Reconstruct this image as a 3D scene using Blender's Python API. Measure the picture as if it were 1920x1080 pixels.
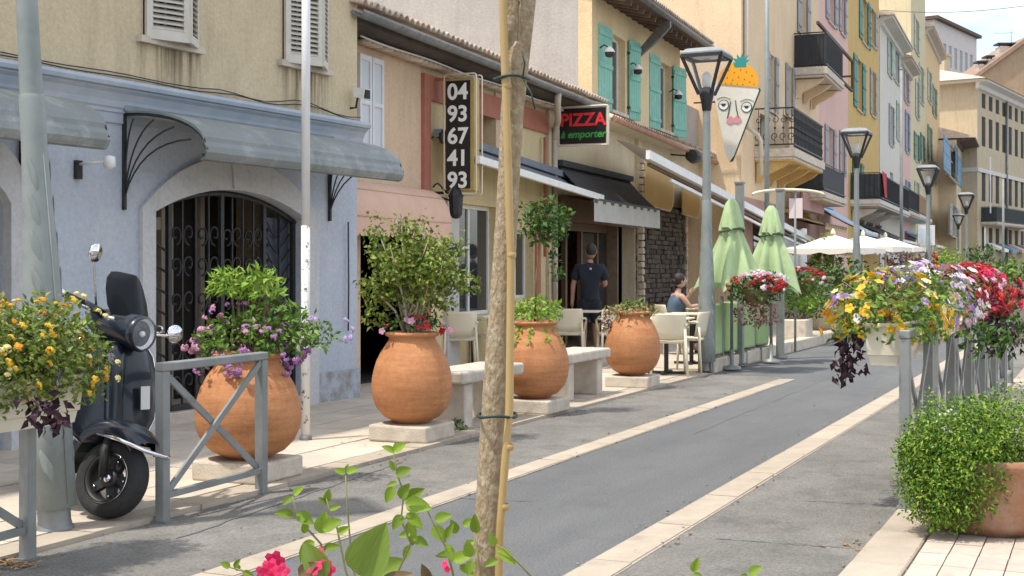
import bpy, bmesh, math, random
from mathutils import Vector, Matrix
sc = bpy.context.scene
for o in list(bpy.data.objects): bpy.data.objects.remove(o)
COL = sc.collection
R = math.radians
# ---------------------------------------------------------------- camera, sky, sun, exposure
EYE, F, HY = 1.4, 2500.0, 505.0        # eye height, focal length in pixels of the 1920 wide photo, horizon row
cam = bpy.data.cameras.new('camera'); camo = bpy.data.objects.new('camera', cam); COL.objects.link(camo)
cam.sensor_width = 36; cam.lens = 36 * F / 1920; cam.shift_y = -(540 - HY) / 1920
cam.clip_start = .1; cam.clip_end = 3000
camo.location = (0, 0, EYE); camo.rotation_euler = (R(90), 0, 0)
sc.camera = camo
SUN = Vector((-.36, -.20, 1)).normalized()
w = bpy.data.worlds.new('World'); sc.world = w; w.use_nodes = True
nt = w.node_tree; nt.nodes.clear()
N = nt.nodes.new; L = nt.links.new
out = N('ShaderNodeOutputWorld'); bg = N('ShaderNodeBackground'); sky = N('ShaderNodeTexSky')
sky.sky_type = 'NISHITA'; sky.sun_disc = False
sky.sun_elevation = math.asin(SUN.z); sky.sun_rotation = math.atan2(SUN.x, SUN.y)
sky.dust_density = 2.0; sky.air_density = 1.0
tc = N('ShaderNodeTexCoord'); mp = N('ShaderNodeMapping'); mp.inputs['Scale'].default_value = (1.2, 1.2, 3.2)
nz = N('ShaderNodeTexNoise'); nz.inputs['Scale'].default_value = 2.6; nz.inputs['Detail'].default_value = 7; nz.inputs['Roughness'].default_value = .58
cr = N('ShaderNodeValToRGB'); cr.color_ramp.elements[0].position = .34; cr.color_ramp.elements[1].position = .62
mx = N('ShaderNodeMix'); mx.data_type = 'RGBA'
L(tc.outputs['Generated'], mp.inputs[0]); L(mp.outputs[0], nz.inputs['Vector']); L(nz.outputs[0], cr.inputs[0])
L(cr.outputs[0], mx.inputs['Factor']); L(sky.outputs[0], mx.inputs[6]); mx.inputs[7].default_value = (5.6, 5.65, 5.75, 1)
L(mx.outputs[2], bg.inputs[0]); bg.inputs[1].default_value = .15
L(bg.outputs[0], out.inputs[0])
sl = bpy.data.lights.new('sun', 'SUN'); sl.energy = 2.35; sl.angle = R(1.6); sl.color = (1, .935, .83)
so = bpy.data.objects.new('sun', sl); COL.objects.link(so)
so.rotation_euler = SUN.to_track_quat('Z', 'Y').to_euler()
sc.view_settings.view_transform = 'Standard'; sc.view_settings.look = 'None'
sc.view_settings.exposure = 0.95; sc.view_settings.gamma = 1
# ---------------------------------------------------------------- helpers: places
class Frame:
    """local x runs along a facade or street, local y into the building (left), z up"""
    def __init__(s, ox, oy, th):
        s.o = Vector((ox, oy)); th = R(th); s.d = Vector((math.sin(th), math.cos(th))); s.n = Vector((-math.cos(th), math.sin(th)))
        s.ang = math.pi / 2 - th
    def w(s, p): q = s.o + s.d * p[0] + s.n * p[1]; return Vector((q.x, q.y, p[2]))
    def px(s, x, y, off=0):
        r = Vector(((x - 960) / F, 1)); k = (off + s.o.dot(s.n)) / r.dot(s.n)
        return (r * k - s.o).dot(s.d), EYE + (HY - y) / F * k
    def tx(s, x, off=0): return s.px(x, HY, off)[0]
    def g(s, x, y, z=0):
        q = at(x, y, (EYE - z) * F / (y - HY)); v = Vector((q.x, q.y)) - s.o
        return v.dot(s.d), v.dot(s.n)
    def loc(s, p): v = Vector((p[0], p[1])) - s.o; return v.dot(s.d), v.dot(s.n)
class World_(Frame):
    def __init__(s): s.o = Vector((0, 0)); s.d = Vector((1, 0)); s.n = Vector((0, 1)); s.ang = 0
def at(x, y, Y): return Vector(((x - 960) / F * Y, Y, EYE + (HY - y) / F * Y))
W = World_(); S = Frame(0, 0, 24.03)
FA = Frame(-1.66, 14.29, 27.6); FB = Frame(-1.766, 15.205, 20.65); FD = Frame(.601, 21.482, 21); FE = Frame(5.33, 31, 21.5)
# ---------------------------------------------------------------- helpers: shapes
class MB:
    def __init__(s): s.v = []; s.f = []; s.sm = []
    def add(s, vs, fs, sm=False):
        b = len(s.v); s.v += [tuple(v) for v in vs]; s.f += [tuple(i + b for i in f) for f in fs]; s.sm += [sm] * len(fs); return s
    def box(s, x0, x1, y0, y1, z0, z1):
        return s.add([(x0,y0,z0),(x1,y0,z0),(x1,y1,z0),(x0,y1,z0),(x0,y0,z1),(x1,y0,z1),(x1,y1,z1),(x0,y1,z1)],
                     [(3,2,1,0),(4,5,6,7),(0,1,5,4),(1,2,6,5),(2,3,7,6),(3,0,4,7)])
    def bar(s, p, q, w, h=None, up=(0,0,1)):
        p = Vector(p); q = Vector(q); h = h or w; d = (q - p).normalized(); u = Vector(up)
        if abs(d.dot(u)) > .98: u = Vector((0,1,0))
        a = d.cross(u).normalized() * w / 2; b = a.cross(d).normalized() * h / 2
        vs = [e + i*a + j*b for e in (p, q) for i, j in ((-1,-1),(1,-1),(1,1),(-1,1))]
        return s.add(vs, [(3,2,1,0),(4,5,6,7),(0,1,5,4),(1,2,6,5),(2,3,7,6),(3,0,4,7)])
    def tube(s, pts, r, n=8, cap=True, closed=False):
        pts = [Vector(p) for p in pts]; m = len(pts); rr = r if hasattr(r, '__len__') else [r] * m
        b = len(s.v); prev = None
        for i, p in enumerate(pts):
            if closed: d = (pts[(i+1) % m] - pts[i-1]).normalized()
            else: d = (pts[min(i+1, m-1)] - pts[max(i-1, 0)]).normalized()
            if prev is None:
                u = Vector((0,0,1)) if abs(d.z) < .9 else Vector((1,0,0)); a = d.cross(u).normalized()
            else: a = (prev - d * prev.dot(d)).normalized()
            prev = a; c = d.cross(a)
            for k in range(n):
                t = 2 * math.pi * k / n; s.v.append(tuple(p + (a * math.cos(t) + c * math.sin(t)) * rr[i]))
        for i in range(m if closed else m - 1):
            j = (i + 1) % m
            for k in range(n):
                l = (k + 1) % n; s.f.append((b+i*n+k, b+i*n+l, b+j*n+l, b+j*n+k)); s.sm.append(True)
        if cap and not closed:
            s.f.append(tuple(b + k for k in range(n))[::-1]); s.f.append(tuple(b + (m-1)*n + k for k in range(n))); s.sm += [False, False]
        return s
    def lathe(s, prof, n=24, c=(0,0,0), sm=True, axis='z', wob=None):
        b = len(s.v); m = len(prof)
        for i, (r, z) in enumerate(prof):
            for k in range(n):
                t = 2*math.pi*k/n; q = r * (wob(t, i) if wob else 1)
                a, e = q*math.cos(t), q*math.sin(t)
                v = (a, e, z) if axis == 'z' else ((a, z, e) if axis == 'y' else (z, a, e))
                s.v.append((c[0]+v[0], c[1]+v[1], c[2]+v[2]))
        for i in range(m-1):
            for k in range(n):
                l = (k+1) % n; s.f.append((b+i*n+k, b+i*n+l, b+(i+1)*n+l, b+(i+1)*n+k)); s.sm.append(sm)
        return s
    def disc(s, prof_r, z, n=24, c=(0,0,0), axis='z'):
        vs = []
        for k in range(n):
            t = 2*math.pi*k/n; a, e = prof_r*math.cos(t), prof_r*math.sin(t)
            v = (a, e, z) if axis == 'z' else ((a, z, e) if axis == 'y' else (z, a, e))
            vs.append((c[0]+v[0], c[1]+v[1], c[2]+v[2]))
        return s.add(vs, [tuple(range(n))])
    def prism(s, poly, y0, y1, axes='xz'):
        n = len(poly)
        def mk(a, b, c): return (a, c, b) if axes == 'xz' else ((c, a, b) if axes == 'yz' else (a, b, c))
        vs = [mk(a, b, y0) for a, b in poly] + [mk(a, b, y1) for a, b in poly]
        return s.add(vs, [tuple(range(n))[::-1], tuple(range(n, 2*n))] + [(i, (i+1) % n, n+(i+1) % n, n+i) for i in range(n)])
    def loft(s, rings, close=True, cap=True, sm=True):
        b = len(s.v); n = len(rings[0])
        for r in rings: s.v += [tuple(p) for p in r]
        for i in range(len(rings)-1):
            for k in range(n if close else n-1):
                l = (k+1) % n; s.f.append((b+i*n+k, b+i*n+l, b+(i+1)*n+l, b+(i+1)*n+k)); s.sm.append(sm)
        if cap and close:
            s.f.append(tuple(b+k for k in range(n))[::-1]); s.f.append(tuple(b+(len(rings)-1)*n+k for k in range(n))); s.sm += [sm, sm]
        return s
    def ball(s, c, r, n=12, m=8, sq=(1,1,1)):
        rings = []
        for i in range(m+1):
            a = math.pi*i/m; q = max(math.sin(a), .02)
            rings.append([(c[0]+r*sq[0]*q*math.cos(2*math.pi*k/n), c[1]+r*sq[1]*q*math.sin(2*math.pi*k/n), c[2]-r*sq[2]*math.cos(a)) for k in range(n)])
        return s.loft(rings)
    def leaf(s, p, d, nv, l, wd, droop=.15, fold=.12):
        d = Vector(d).normalized(); sd = d.cross(Vector(nv)); 
        if sd.length < 1e-3: sd = d.cross(Vector((1,.3,.2)))
        sd.normalize(); nn = sd.cross(d); p = Vector(p); m = p + d*l*.45 
        return s.add([p, m+sd*wd/2+nn*fold*wd, p+d*l-nn*droop*l, m-sd*wd/2+nn*fold*wd, m], [(0,1,4),(1,2,4),(2,3,4),(3,0,4)])
    def xf(s, M, start=0):
        for i in range(start, len(s.v)): s.v[i] = tuple(M @ Vector(s.v[i]))
        return s
    def mesh(s, name, off=(0,0,0), mat=None):
        me = bpy.data.meshes.new(name); ox, oy, oz = off
        me.from_pydata([(x-ox, y-oy, z-oz) for x, y, z in s.v], [], s.f)
        me.polygons.foreach_set('use_smooth', s.sm)
        if mat: me.materials.append(mat)
        me.update(); return me
class T:
    """a top-level thing: an Empty at its base that parents its parts; shapes are given in the frame's coordinates"""
    def __init__(s, name, label, cat, fr=W, pos=(0,0,0), group=None, kind=None, rot=0, local=False, tilt=None):
        o = bpy.data.objects.new(name, None); COL.objects.link(o); s.o = o; o.empty_display_size = .1
        o.location = fr.w(pos); o.rotation_euler = (tilt[0] if tilt else 0, tilt[1] if tilt else 0, fr.ang + rot)
        s.off = (0,0,0) if (local or rot or tilt) else tuple(pos)
        o['label'] = label; o['category'] = cat
        if group: o['group'] = group
        if kind: o['kind'] = kind
    def part(s, name, mb, mat, parent=None, label=None, kind=None, bev=0, seg=1):
        ob = bpy.data.objects.new(name, mb.mesh(name, s.off, mat)); COL.objects.link(ob); ob.parent = parent or s.o
        if label: ob['label'] = label
        if kind: ob['kind'] = kind
        if bev: bevel(ob, bev, seg)
        return ob
    def inst(s, name, me, loc, rot=(0,0,0), parent=None, scale=None, bev=0):
        ob = bpy.data.objects.new(name, me); COL.objects.link(ob); ob.parent = parent or s.o
        ob.location = tuple(a-b for a, b in zip(loc, s.off)); ob.rotation_euler = rot
        if scale: ob.scale = scale
        if bev: bevel(ob, bev)
        return ob
def bevel(ob, wd, seg=1):
    m = ob.modifiers.new('Bevel', 'BEVEL'); m.width = wd; m.segments = seg; m.limit_method = 'ANGLE'; m.angle_limit = R(35)
def single(name, mb, mat, label, cat, fr=W, pos=(0,0,0), group=None, kind=None, bev=0):
    ob = bpy.data.objects.new(name, mb.mesh(name, pos, mat)); COL.objects.link(ob)
    ob.location = fr.w(pos); ob.rotation_euler = (0,0,fr.ang)
    if label: ob['label'] = label
    if cat: ob['category'] = cat
    if group: ob['group'] = group
    if kind: ob['kind'] = kind
    if bev: bevel(ob, bev)
    return ob
def copy_tree(o, parent=None):
    c = o.copy(); COL.objects.link(c); c.parent = parent
    for ch in list(o.children): copy_tree(ch, c)
    return c
def text_mesh(txt, size, ext=.004, offset=0., shear=0., mat=None):
    cu = bpy.data.curves.new('lettering', 'FONT'); cu.body = txt; cu.size = size; cu.extrude = ext; cu.offset = offset; cu.shear = shear
    cu.align_x = 'CENTER'; cu.align_y = 'CENTER'
    ob = bpy.data.objects.new('lettering', cu); COL.objects.link(ob)
    dg = bpy.context.evaluated_depsgraph_get(); dg.update()
    me = bpy.data.meshes.new_from_object(ob.evaluated_get(dg)); bpy.data.objects.remove(ob)
    me.materials.clear(); me.materials.append(mat); return me
# ---------------------------------------------------------------- helpers: materials
MATS = {}
def pm(name, c1, c2=None, scale=6, rough=.8, bump=.0, bscale=60, metal=0, streak=0, sc3=(1,1,1), rnd=0, detail=6, coat=0, trans=0, spec=.5, dirt=None, dscale=2, dpos=(.52,.72), island=None, emit=0, grain=0, gscale=150):
    if name in MATS: return MATS[name]
    m = bpy.data.materials.new(name); m.use_nodes = True; t = m.node_tree; b = t.nodes['Principled BSDF']
    N = t.nodes.new; K = t.links.new
    b.inputs['Roughness'].default_value = rough; b.inputs['Metallic'].default_value = metal
    b.inputs['Specular IOR Level'].default_value = spec
    if coat: b.inputs['Coat Weight'].default_value = coat; b.inputs['Coat Roughness'].default_value = .06
    c1 = (*c1, 1); c2 = (*(c2 or c1[:3]), 1)
    co = N('ShaderNodeTexCoord'); mp = N('ShaderNodeMapping'); mp.inputs['Scale'].default_value = sc3
    oi = N('ShaderNodeObjectInfo'); va = N('ShaderNodeVectorMath'); va.operation = 'MULTIPLY_ADD'
    K(oi.outputs['Random'], va.inputs[0]); va.inputs[1].default_value = (17, 31, 7) ; K(co.outputs['Object'], va.inputs[2])
    K(va.outputs[0], mp.inputs[0])
    nz = N('ShaderNodeTexNoise'); nz.inputs['Scale'].default_value = scale; nz.inputs['Detail'].default_value = detail; nz.inputs['Roughness'].default_value = .62
    K(mp.outputs[0], nz.inputs['Vector'])
    r = N('ShaderNodeValToRGB'); r.color_ramp.elements[0].position = .32; r.color_ramp.elements[1].position = .68
    r.color_ramp.elements[0].color = c1; r.color_ramp.elements[1].color = c2
    K(nz.outputs[0], r.inputs[0]); col = r.outputs[0]
    if island:
        ge = N('ShaderNodeNewGeometry'); r2 = N('ShaderNodeValToRGB'); el = r2.color_ramp.elements
        while len(el) < len(island): el.new(.5)
        for i, c in enumerate(island): el[i].position = i / max(1, len(island)-1); el[i].color = (*c, 1)
        K(ge.outputs['Random Per Island'], r2.inputs[0]); col = r2.outputs[0]
    def mult(col, fac, dark):
        x = N('ShaderNodeMix'); x.data_type = 'RGBA'; K(fac, x.inputs['Factor']); K(col, x.inputs[6]); x.inputs[7].default_value = (*dark, 1); return x.outputs[2]
    if streak:
        m2 = N('ShaderNodeMapping'); m2.inputs['Scale'].default_value = (2.2, 2.2, .22); K(va.outputs[0], m2.inputs[0])
        n2 = N('ShaderNodeTexNoise'); n2.inputs['Scale'].default_value = 2.6; n2.inputs['Detail'].default_value = 8; n2.inputs['Roughness'].default_value = .7; K(m2.outputs[0], n2.inputs['Vector'])
        q = N('ShaderNodeMapRange'); q.inputs[1].default_value = .5; q.inputs[2].default_value = .8; q.inputs[4].default_value = streak; K(n2.outputs[0], q.inputs[0])
        col = mult(col, q.outputs[0], tuple(v*.38 for v in c1[:3]))
    if dirt:
        n3 = N('ShaderNodeTexNoise'); n3.inputs['Scale'].default_value = dscale; n3.inputs['Detail'].default_value = 9; n3.inputs['Roughness'].default_value = .7; K(va.outputs[0], n3.inputs['Vector'])
        q = N('ShaderNodeMapRange'); q.inputs[1].default_value = dpos[0]; q.inputs[2].default_value = dpos[1]; K(n3.outputs[0], q.inputs[0])
        col = mult(col, q.outputs[0], dirt)
    if grain:
        g1 = N('ShaderNodeTexNoise'); g1.inputs['Scale'].default_value = gscale; g1.inputs['Detail'].default_value = 3; g1.inputs['Roughness'].default_value = .8; K(co.outputs['Object'], g1.inputs['Vector'])
        hq = N('ShaderNodeHueSaturation'); gq = N('ShaderNodeMapRange'); gq.inputs[1].default_value = .3; gq.inputs[2].default_value = .7; gq.inputs[3].default_value = 1-grain; gq.inputs[4].default_value = 1+grain
        K(g1.outputs[0], gq.inputs[0]); K(gq.outputs[0], hq.inputs['Value']); K(col, hq.inputs['Color']); col = hq.outputs[0]
    if rnd:
        h = N('ShaderNodeHueSaturation'); q = N('ShaderNodeMapRange'); q.inputs[3].default_value = 1-rnd; q.inputs[4].default_value = 1+rnd
        K(oi.outputs['Random'], q.inputs[0]); K(q.outputs[0], h.inputs['Value']); K(col, h.inputs['Color']); col = h.outputs[0]
    K(col, b.inputs['Base Color'])
    if bump:
        bn = N('ShaderNodeTexNoise'); bn.inputs['Scale'].default_value = bscale; bn.inputs['Detail'].default_value = 5; K(mp.outputs[0], bn.inputs['Vector'])
        bu = N('ShaderNodeBump'); bu.inputs['Strength'].default_value = bump; bu.inputs['Distance'].default_value = .02; K(bn.outputs[0], bu.inputs['Height']); K(bu.outputs[0], b.inputs['Normal'])
    if trans:
        tr = N('ShaderNodeBsdfTranslucent'); K(col, tr.inputs[0]); ms = N('ShaderNodeMixShader'); ms.inputs[0].default_value = trans
        K(b.outputs[0], ms.inputs[1]); K(tr.outputs[0], ms.inputs[2]); K(ms.outputs[0], t.nodes['Material Output'].inputs[0])
    if emit:
        K(col, b.inputs['Emission Color']); b.inputs['Emission Strength'].default_value = emit
    MATS[name] = m; return m
def glass(name, col, alpha, rough=.05):
    m = bpy.data.materials.new(name); m.use_nodes = True; t = m.node_tree; b = t.nodes['Principled BSDF']
    b.inputs['Base Color'].default_value = (*col, 1); b.inputs['Roughness'].default_value = rough; b.inputs['Alpha'].default_value = alpha
    b.inputs['Specular IOR Level'].default_value = .8; return m
def plaster(name, c, v=.82, streak=.5, dirt=None, dscale=1.2, dpos=(.55,.75)):
    return pm(name, c, tuple(x*v for x in c), scale=1.6, rough=.92, bump=.35, bscale=28, streak=streak, dirt=dirt, dscale=dscale, dpos=dpos, spec=.2, grain=.10, gscale=22)
def green(name, cols, trans=.2): return pm(name, cols[0], rough=.55, island=cols, trans=trans, spec=.3)
rng = random.Random(7)
U = rng.uniform
def rv(): 
    while 1:
        v = Vector((U(-1,1), U(-1,1), U(-1,1)))
        if .05 < v.length < 1: return v.normalized()
IRON = pm('black_iron', (.012,.012,.014), (.03,.03,.032), scale=20, rough=.5)
GREYM = pm('grey_painted_steel', (.175,.185,.18), (.25,.26,.25), scale=5, rough=.5, bump=.03, bscale=90, dirt=(.12,.11,.10), dscale=9, dpos=(.6,.8))
TERRA = pm('terracotta', (.50,.21,.075), (.60,.28,.12), scale=3, rough=.8, bump=.15, bscale=30, dirt=(.60,.36,.22), dscale=2.2, dpos=(.5,.8), sc3=(1,1,2.5))
LIME = pm('limestone', (.62,.55,.45), (.46,.40,.33), scale=7, rough=.9, bump=.3, bscale=70, dirt=(.30,.24,.18), dscale=5, dpos=(.55,.8), rnd=.06)
WHITEP = pm('white_paint', (.78,.78,.76), (.66,.66,.64), scale=8, rough=.55)
CREAMP = pm('cream_plastic', (.72,.66,.50), (.68,.62,.47), scale=4, rough=.45)
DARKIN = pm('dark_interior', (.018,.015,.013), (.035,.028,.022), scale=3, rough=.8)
PANE = glass('window_pane', (.03,.035,.04), 1, .05)
# ================================================================ THE SETTING: ground, road, pavements
ASPH = pm('asphalt', (.138,.143,.148), (.172,.175,.177), scale=1.6, rough=.92, bump=.7, bscale=170, dirt=(.125,.128,.132), dscale=2.2, dpos=(.5,.8), spec=.2, sc3=(.25,1.6,1), grain=.30, gscale=75)
ASPH2 = pm('worn_asphalt', (.155,.15,.138), (.225,.215,.195), scale=1.7, rough=.92, bump=.6, bscale=120, dirt=(.105,.10,.095), dscale=2.6, dpos=(.5,.8), spec=.2, grain=.34, gscale=60)
BAND = pm('pale_band_stone', (.44,.375,.295), (.36,.305,.24), scale=5, rough=.9, bump=.25, bscale=90, rnd=.06, dirt=(.26,.23,.20), dscale=5, dpos=(.58,.8))
SLAB = pm('pale_paving_slab', (.57,.50,.41), (.45,.39,.32), scale=2.5, rough=.9, bump=.25, bscale=60, rnd=.09, dirt=(.33,.27,.20), dscale=2.2, dpos=(.55,.8))
JOINT = pm('sandy_joint', (.40,.345,.28), (.26,.225,.18), scale=20, rough=1)
PAVER = pm('pinkish_paver', (.52,.43,.36), (.43,.35,.29), scale=9, rough=.9, bump=.25, bscale=80, rnd=.09, dirt=(.34,.27,.21), dscale=7, dpos=(.58,.8))
single('ground', MB().add([(-1500,-300,-.014),(1500,-300,-.014),(1500,2500,-.014),(-1500,2500,-.014)], [(0,1,2,3)]), ASPH, 'grey ground running to the horizon', 'ground', kind='structure')
def sheet(name, u0, u1, v0, v1, z, m, label, n=1):
    mb = MB(); 
    for i in range(n):
        a, b = u0+(u1-u0)*i/n, u0+(u1-u0)*(i+1)/n
        mb.add([(a,v0,z),(b,v0,z),(b,v1,z),(a,v1,z)], [(0,1,2,3)])
    return single(name, mb, m, label, 'road' if 'road' in name else 'pavement', S, kind='structure')
sheet('road', -4, 140, 1.0, 4.9, 0, ASPH, 'smooth grey asphalt lane between the pale stone bands')
sheet('road_shoulder', -4, 140, 1.07, 2.06, .004, ASPH2, 'worn gritty asphalt strip beside the right hand pavement')
sheet('road_shoulder', -4, 17.2, 3.80, 4.80, .004, ASPH2, 'worn gritty asphalt strip beside the left hand pavement')
for (x, y, ln, wd, a, lb) in ((330, 1012, 2.9, .014, 5, 'thin dark sealed seam in the asphalt by the cross-braced barrier'), (1300, 815, 7.5, .0042, .6, 'hairline seam running along the middle of the asphalt lane'), (1480, 735, .9, .006, -88, 'hairline crack crossing the lane beside the nearest flower box'), (1340, 1012, .72, .006, -86, 'hairline crack crossing the right hand road shoulder'), (1500, 940, .78, .006, -84, 'second hairline crack across the right hand road shoulder'), (760, 930, .8, .006, -80, 'hairline crack across the left hand road shoulder')):
    u, v = S.g(x, y); mb = MB(); up = []; lo = []
    for i in range(31):
        t = i/30; q = v+math.sin(R(a))*ln*t+U(-.012,.012); h = wd*U(.3,1.2)
        ca, sa = math.cos(R(a)), math.sin(R(a)); jx = U(-.012,.012); cu_ = u+ca*ln*t-sa*jx; cv_ = v+sa*ln*t+ca*jx; up.append((cu_-sa*h, cv_+ca*h, .0075)); lo.append((cu_+sa*h, cv_-ca*h, .0075))
    mb.add(up+lo, [(i, i+1, 32+i, 31+i) for i in range(30)])
    single('tar_seam', mb, pm('tar', (.115,.115,.117), (.155,.155,.155), scale=30, rough=.8), lb, 'road seam', S, (u, v, 0), kind='structure')
for vc, wd, u1, lb in ((2.15, .19, 34, 'pale stone band set along the right side of the road'), (3.70, .17, 16.9, 'pale stone band set along the left side of the road')):
    t = T('stone_band', lb, 'road band', S, (3, vc, 0), kind='structure')
    t.part('bedding', MB().box(3, u1, vc-wd/2-.014, vc+wd/2+.014, -.05, .007), JOINT)
    me = MB().box(-.492, .492, -wd/2, wd/2, -.04, .0115).mesh('band_stone', mat=BAND)
    u = 3.5
    while u < u1-.4: t.inst('band_stone', me, (u, vc+U(-.004,.004), U(-.001,.001)), (0,0,U(-.004,.004))); u += 1
# left pavement
t = T('pavement', 'pale stone slab pavement along the shopfronts', 'pavement', S, (3, 4.8, 0), kind='structure')
t.part('bedding', MB().box(1, 60, 4.82, 10.5, -.05, .012), JOINT)
me = MB().box(-.338, .338, -.218, .218, -.02, .03).mesh('slab', mat=SLAB); ke = MB().box(-.445, .445, -.10, .10, -.04, .032).mesh('kerb_stone', mat=BAND)
for j in range(7):
    for i in range(21):
        t.inst('slab', me, (3.4+i*.68+(j % 2)*.34, 5.25+j*.445, U(-.003,.003)), (U(-.003,.003), U(-.003,.003), U(-.003,.003)))
for i in range(16): t.inst('kerb_stone', ke, (3.2+i*.9, 4.91+U(-.004,.004), U(-.003,.003)), (0,0,U(-.004,.004)))
# grey plinth of paving under the restaurant terrace, stone faced
t = T('terrace', 'raised restaurant terrace edged with pale stone blocks', 'terrace', S, (17.45, 4.9, 0), kind='structure')
t.part('terrace_deck', MB().box(17.75, 34, 5.0, 10.4, 0, .035), SLAB)
bm_ = [MB().box(-l/2, l/2, -.11, .11, 0, .19).mesh('edge_block', mat=LIME) for l in (.56, .74, .9)]
u = 17.5
while u < 33:
    k = rng.randrange(3); l = (.56,.74,.9)[k]; t.inst('edge_block', bm_[k], (u+l/2, 4.93+U(-.012,.012), U(-.01,.008)), (0,0,U(-.012,.012)), bev=.012); u += l+.02
# right pavement
t = T('pavement', 'small pinkish block pavement on the near right corner', 'pavement', S, (4, 1.0, 0), kind='structure')
t.part('bedding', MB().box(1.5, 21, -3.2, 1.04, -.05, .045), JOINT)
me = MB().box(-.128, .128, -.0635, .0635, -.02, .062).mesh('paver', mat=PAVER); ke = MB().box(-.395, .395, -.125, .125, -.05, .064).mesh('kerb_stone', mat=BAND)
for i in range(12):
    for j in range(17): t.inst('paver', me, (4.05+i*.263, .745-j*.1335, U(-.002,.0025)), (U(-.006,.006), U(-.006,.006), U(-.006,.006)))
sb = MB().box(-.165,.165,-.28,.28,-.02,.062).mesh('border_slab', mat=BAND)
for i in range(2):
    for j in range(5): t.inst('border_slab', sb, (7.28+i*.345, .53-j*.572, U(-.002,.002)))
for i in range(18): t.inst('kerb_stone', ke, (3.4+i*.8, .945+U(-.005,.005), U(-.003,.003)), (0,0,U(-.006,.006)), bev=.008)
mb = MB()
for i in range(260):
    e = rng.choice((1.06, 1.12, 2.03, 2.28, 3.60, 3.82, 4.7, 4.78, U(1.1,4.7))); r_ = U(.004,.011); mb.ball((U(5,15), e+rng.gauss(0,.03), .008+r_*.5), r_, 5, 3, (1,U(.7,1.2),.6))
single('road_grit', mb, pm('grit_stone', (.20,.18,.155), rough=.95, island=[(.10,.095,.09),(.30,.26,.21),(.17,.16,.15)]), 'grit and small pebbles gathered along the bands and kerbs', 'grit', S, (8, 2, 0), kind='stuff')
# fallen dry leaves on the slabs
DRY = pm('dry_leaf', (.30,.17,.06), rough=.9, island=[(.22,.12,.04),(.36,.22,.09),(.30,.14,.05)])
mb = MB()
for (x, y, n) in ((640, 842, 5), (720, 868, 4), (600, 835, 3), (30, 1062, 60), (1670, 905, 6), (1590, 1030, 12)):
    for i in range(n):
        u, v = S.g(x+rng.gauss(0, 22), y+rng.gauss(0, 5)); d = Vector((U(-1,1), U(-1,1), .1)); mb.leaf((u, v, U(.068,.075) if v < 1.06 else (.036 if v > 4.8 else .013)), d, (U(-.3,.3),U(-.3,.3),1), U(.03,.06), U(.012,.02))
single('fallen_leaves', mb, DRY, 'dry fallen leaves scattered over slabs and kerb', 'leaves', S, (5, 4.8, .03), kind='stuff')
# ================================================================ BUILDINGS
def wall(t, name, m, t0, t1, z0, z1, holes=(), y=0, dep=.26, sides=True, parent=None, label=None):
    ts = sorted({t0, t1, *[min(max(h[i], t0), t1) for h in holes for i in (0, 1)]}); zs = sorted({z0, z1, *[min(max(h[i], z0), z1) for h in holes for i in (2, 3)]})
    mb = MB()
    for i in range(len(ts)-1):
        for j in range(len(zs)-1):
            c, e = (ts[i]+ts[i+1])/2, (zs[j]+zs[j+1])/2
            if any(h[0] < c < h[1] and h[2] < e < h[3] for h in holes): continue
            mb.add([(ts[i],y,zs[j]),(ts[i+1],y,zs[j]),(ts[i+1],y,zs[j+1]),(ts[i],y,zs[j+1])], [(0,1,2,3)])
    for (a, b, c, d) in [h[:4] for h in holes]:
        mb.add([(a,y,c),(b,y,c),(b,y,d),(a,y,d),(a,y+dep,c),(b,y+dep,c),(b,y+dep,d),(a,y+dep,d)], [(0,1,5,4),(1,2,6,5),(2,3,7,6),(3,0,4,7)])
    if sides:
        D = y+dep
        mb.add([(t0,y,z0),(t1,y,z0),(t1,y,z1),(t0,y,z1),(t0,D,z0),(t1,D,z0),(t1,D,z1),(t0,D,z1)], [(1,2,6,5),(2,3,7,6),(3,0,4,7)])
    return t.part(name, mb, m, parent, label)
def body(t, m, t0, t1, z0, z1, y0=.27, y1=7): return t.part('side_wall', MB().box(t0+.002, t1-.002, y0, y1, z0, z1), m)
def shutter_mb(wd, h, slats=0, planks=0):
    mb = MB(); f = min(.06, wd*.16)
    if slats:
        mb.box(0, f, -.02, .02, 0, h).box(wd-f, wd, -.02, .02, 0, h).box(f, wd-f, -.02, .02, 0, f*1.5).box(f, wd-f, -.02, .02, h-f*1.3, h).box(f, wd-f, -.02, .02, h*.48, h*.48+f)
    else:
        n = max(2, planks)
        for i in range(n): mb.box(wd*i/n+.004, wd*(i+1)/n-.004, -.015, .015, 0, h)
        for z in (h*.1, h*.5, h*.88): mb.box(.01, wd-.01, -.035, -.015, z, z+.08)
    return mb
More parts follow.
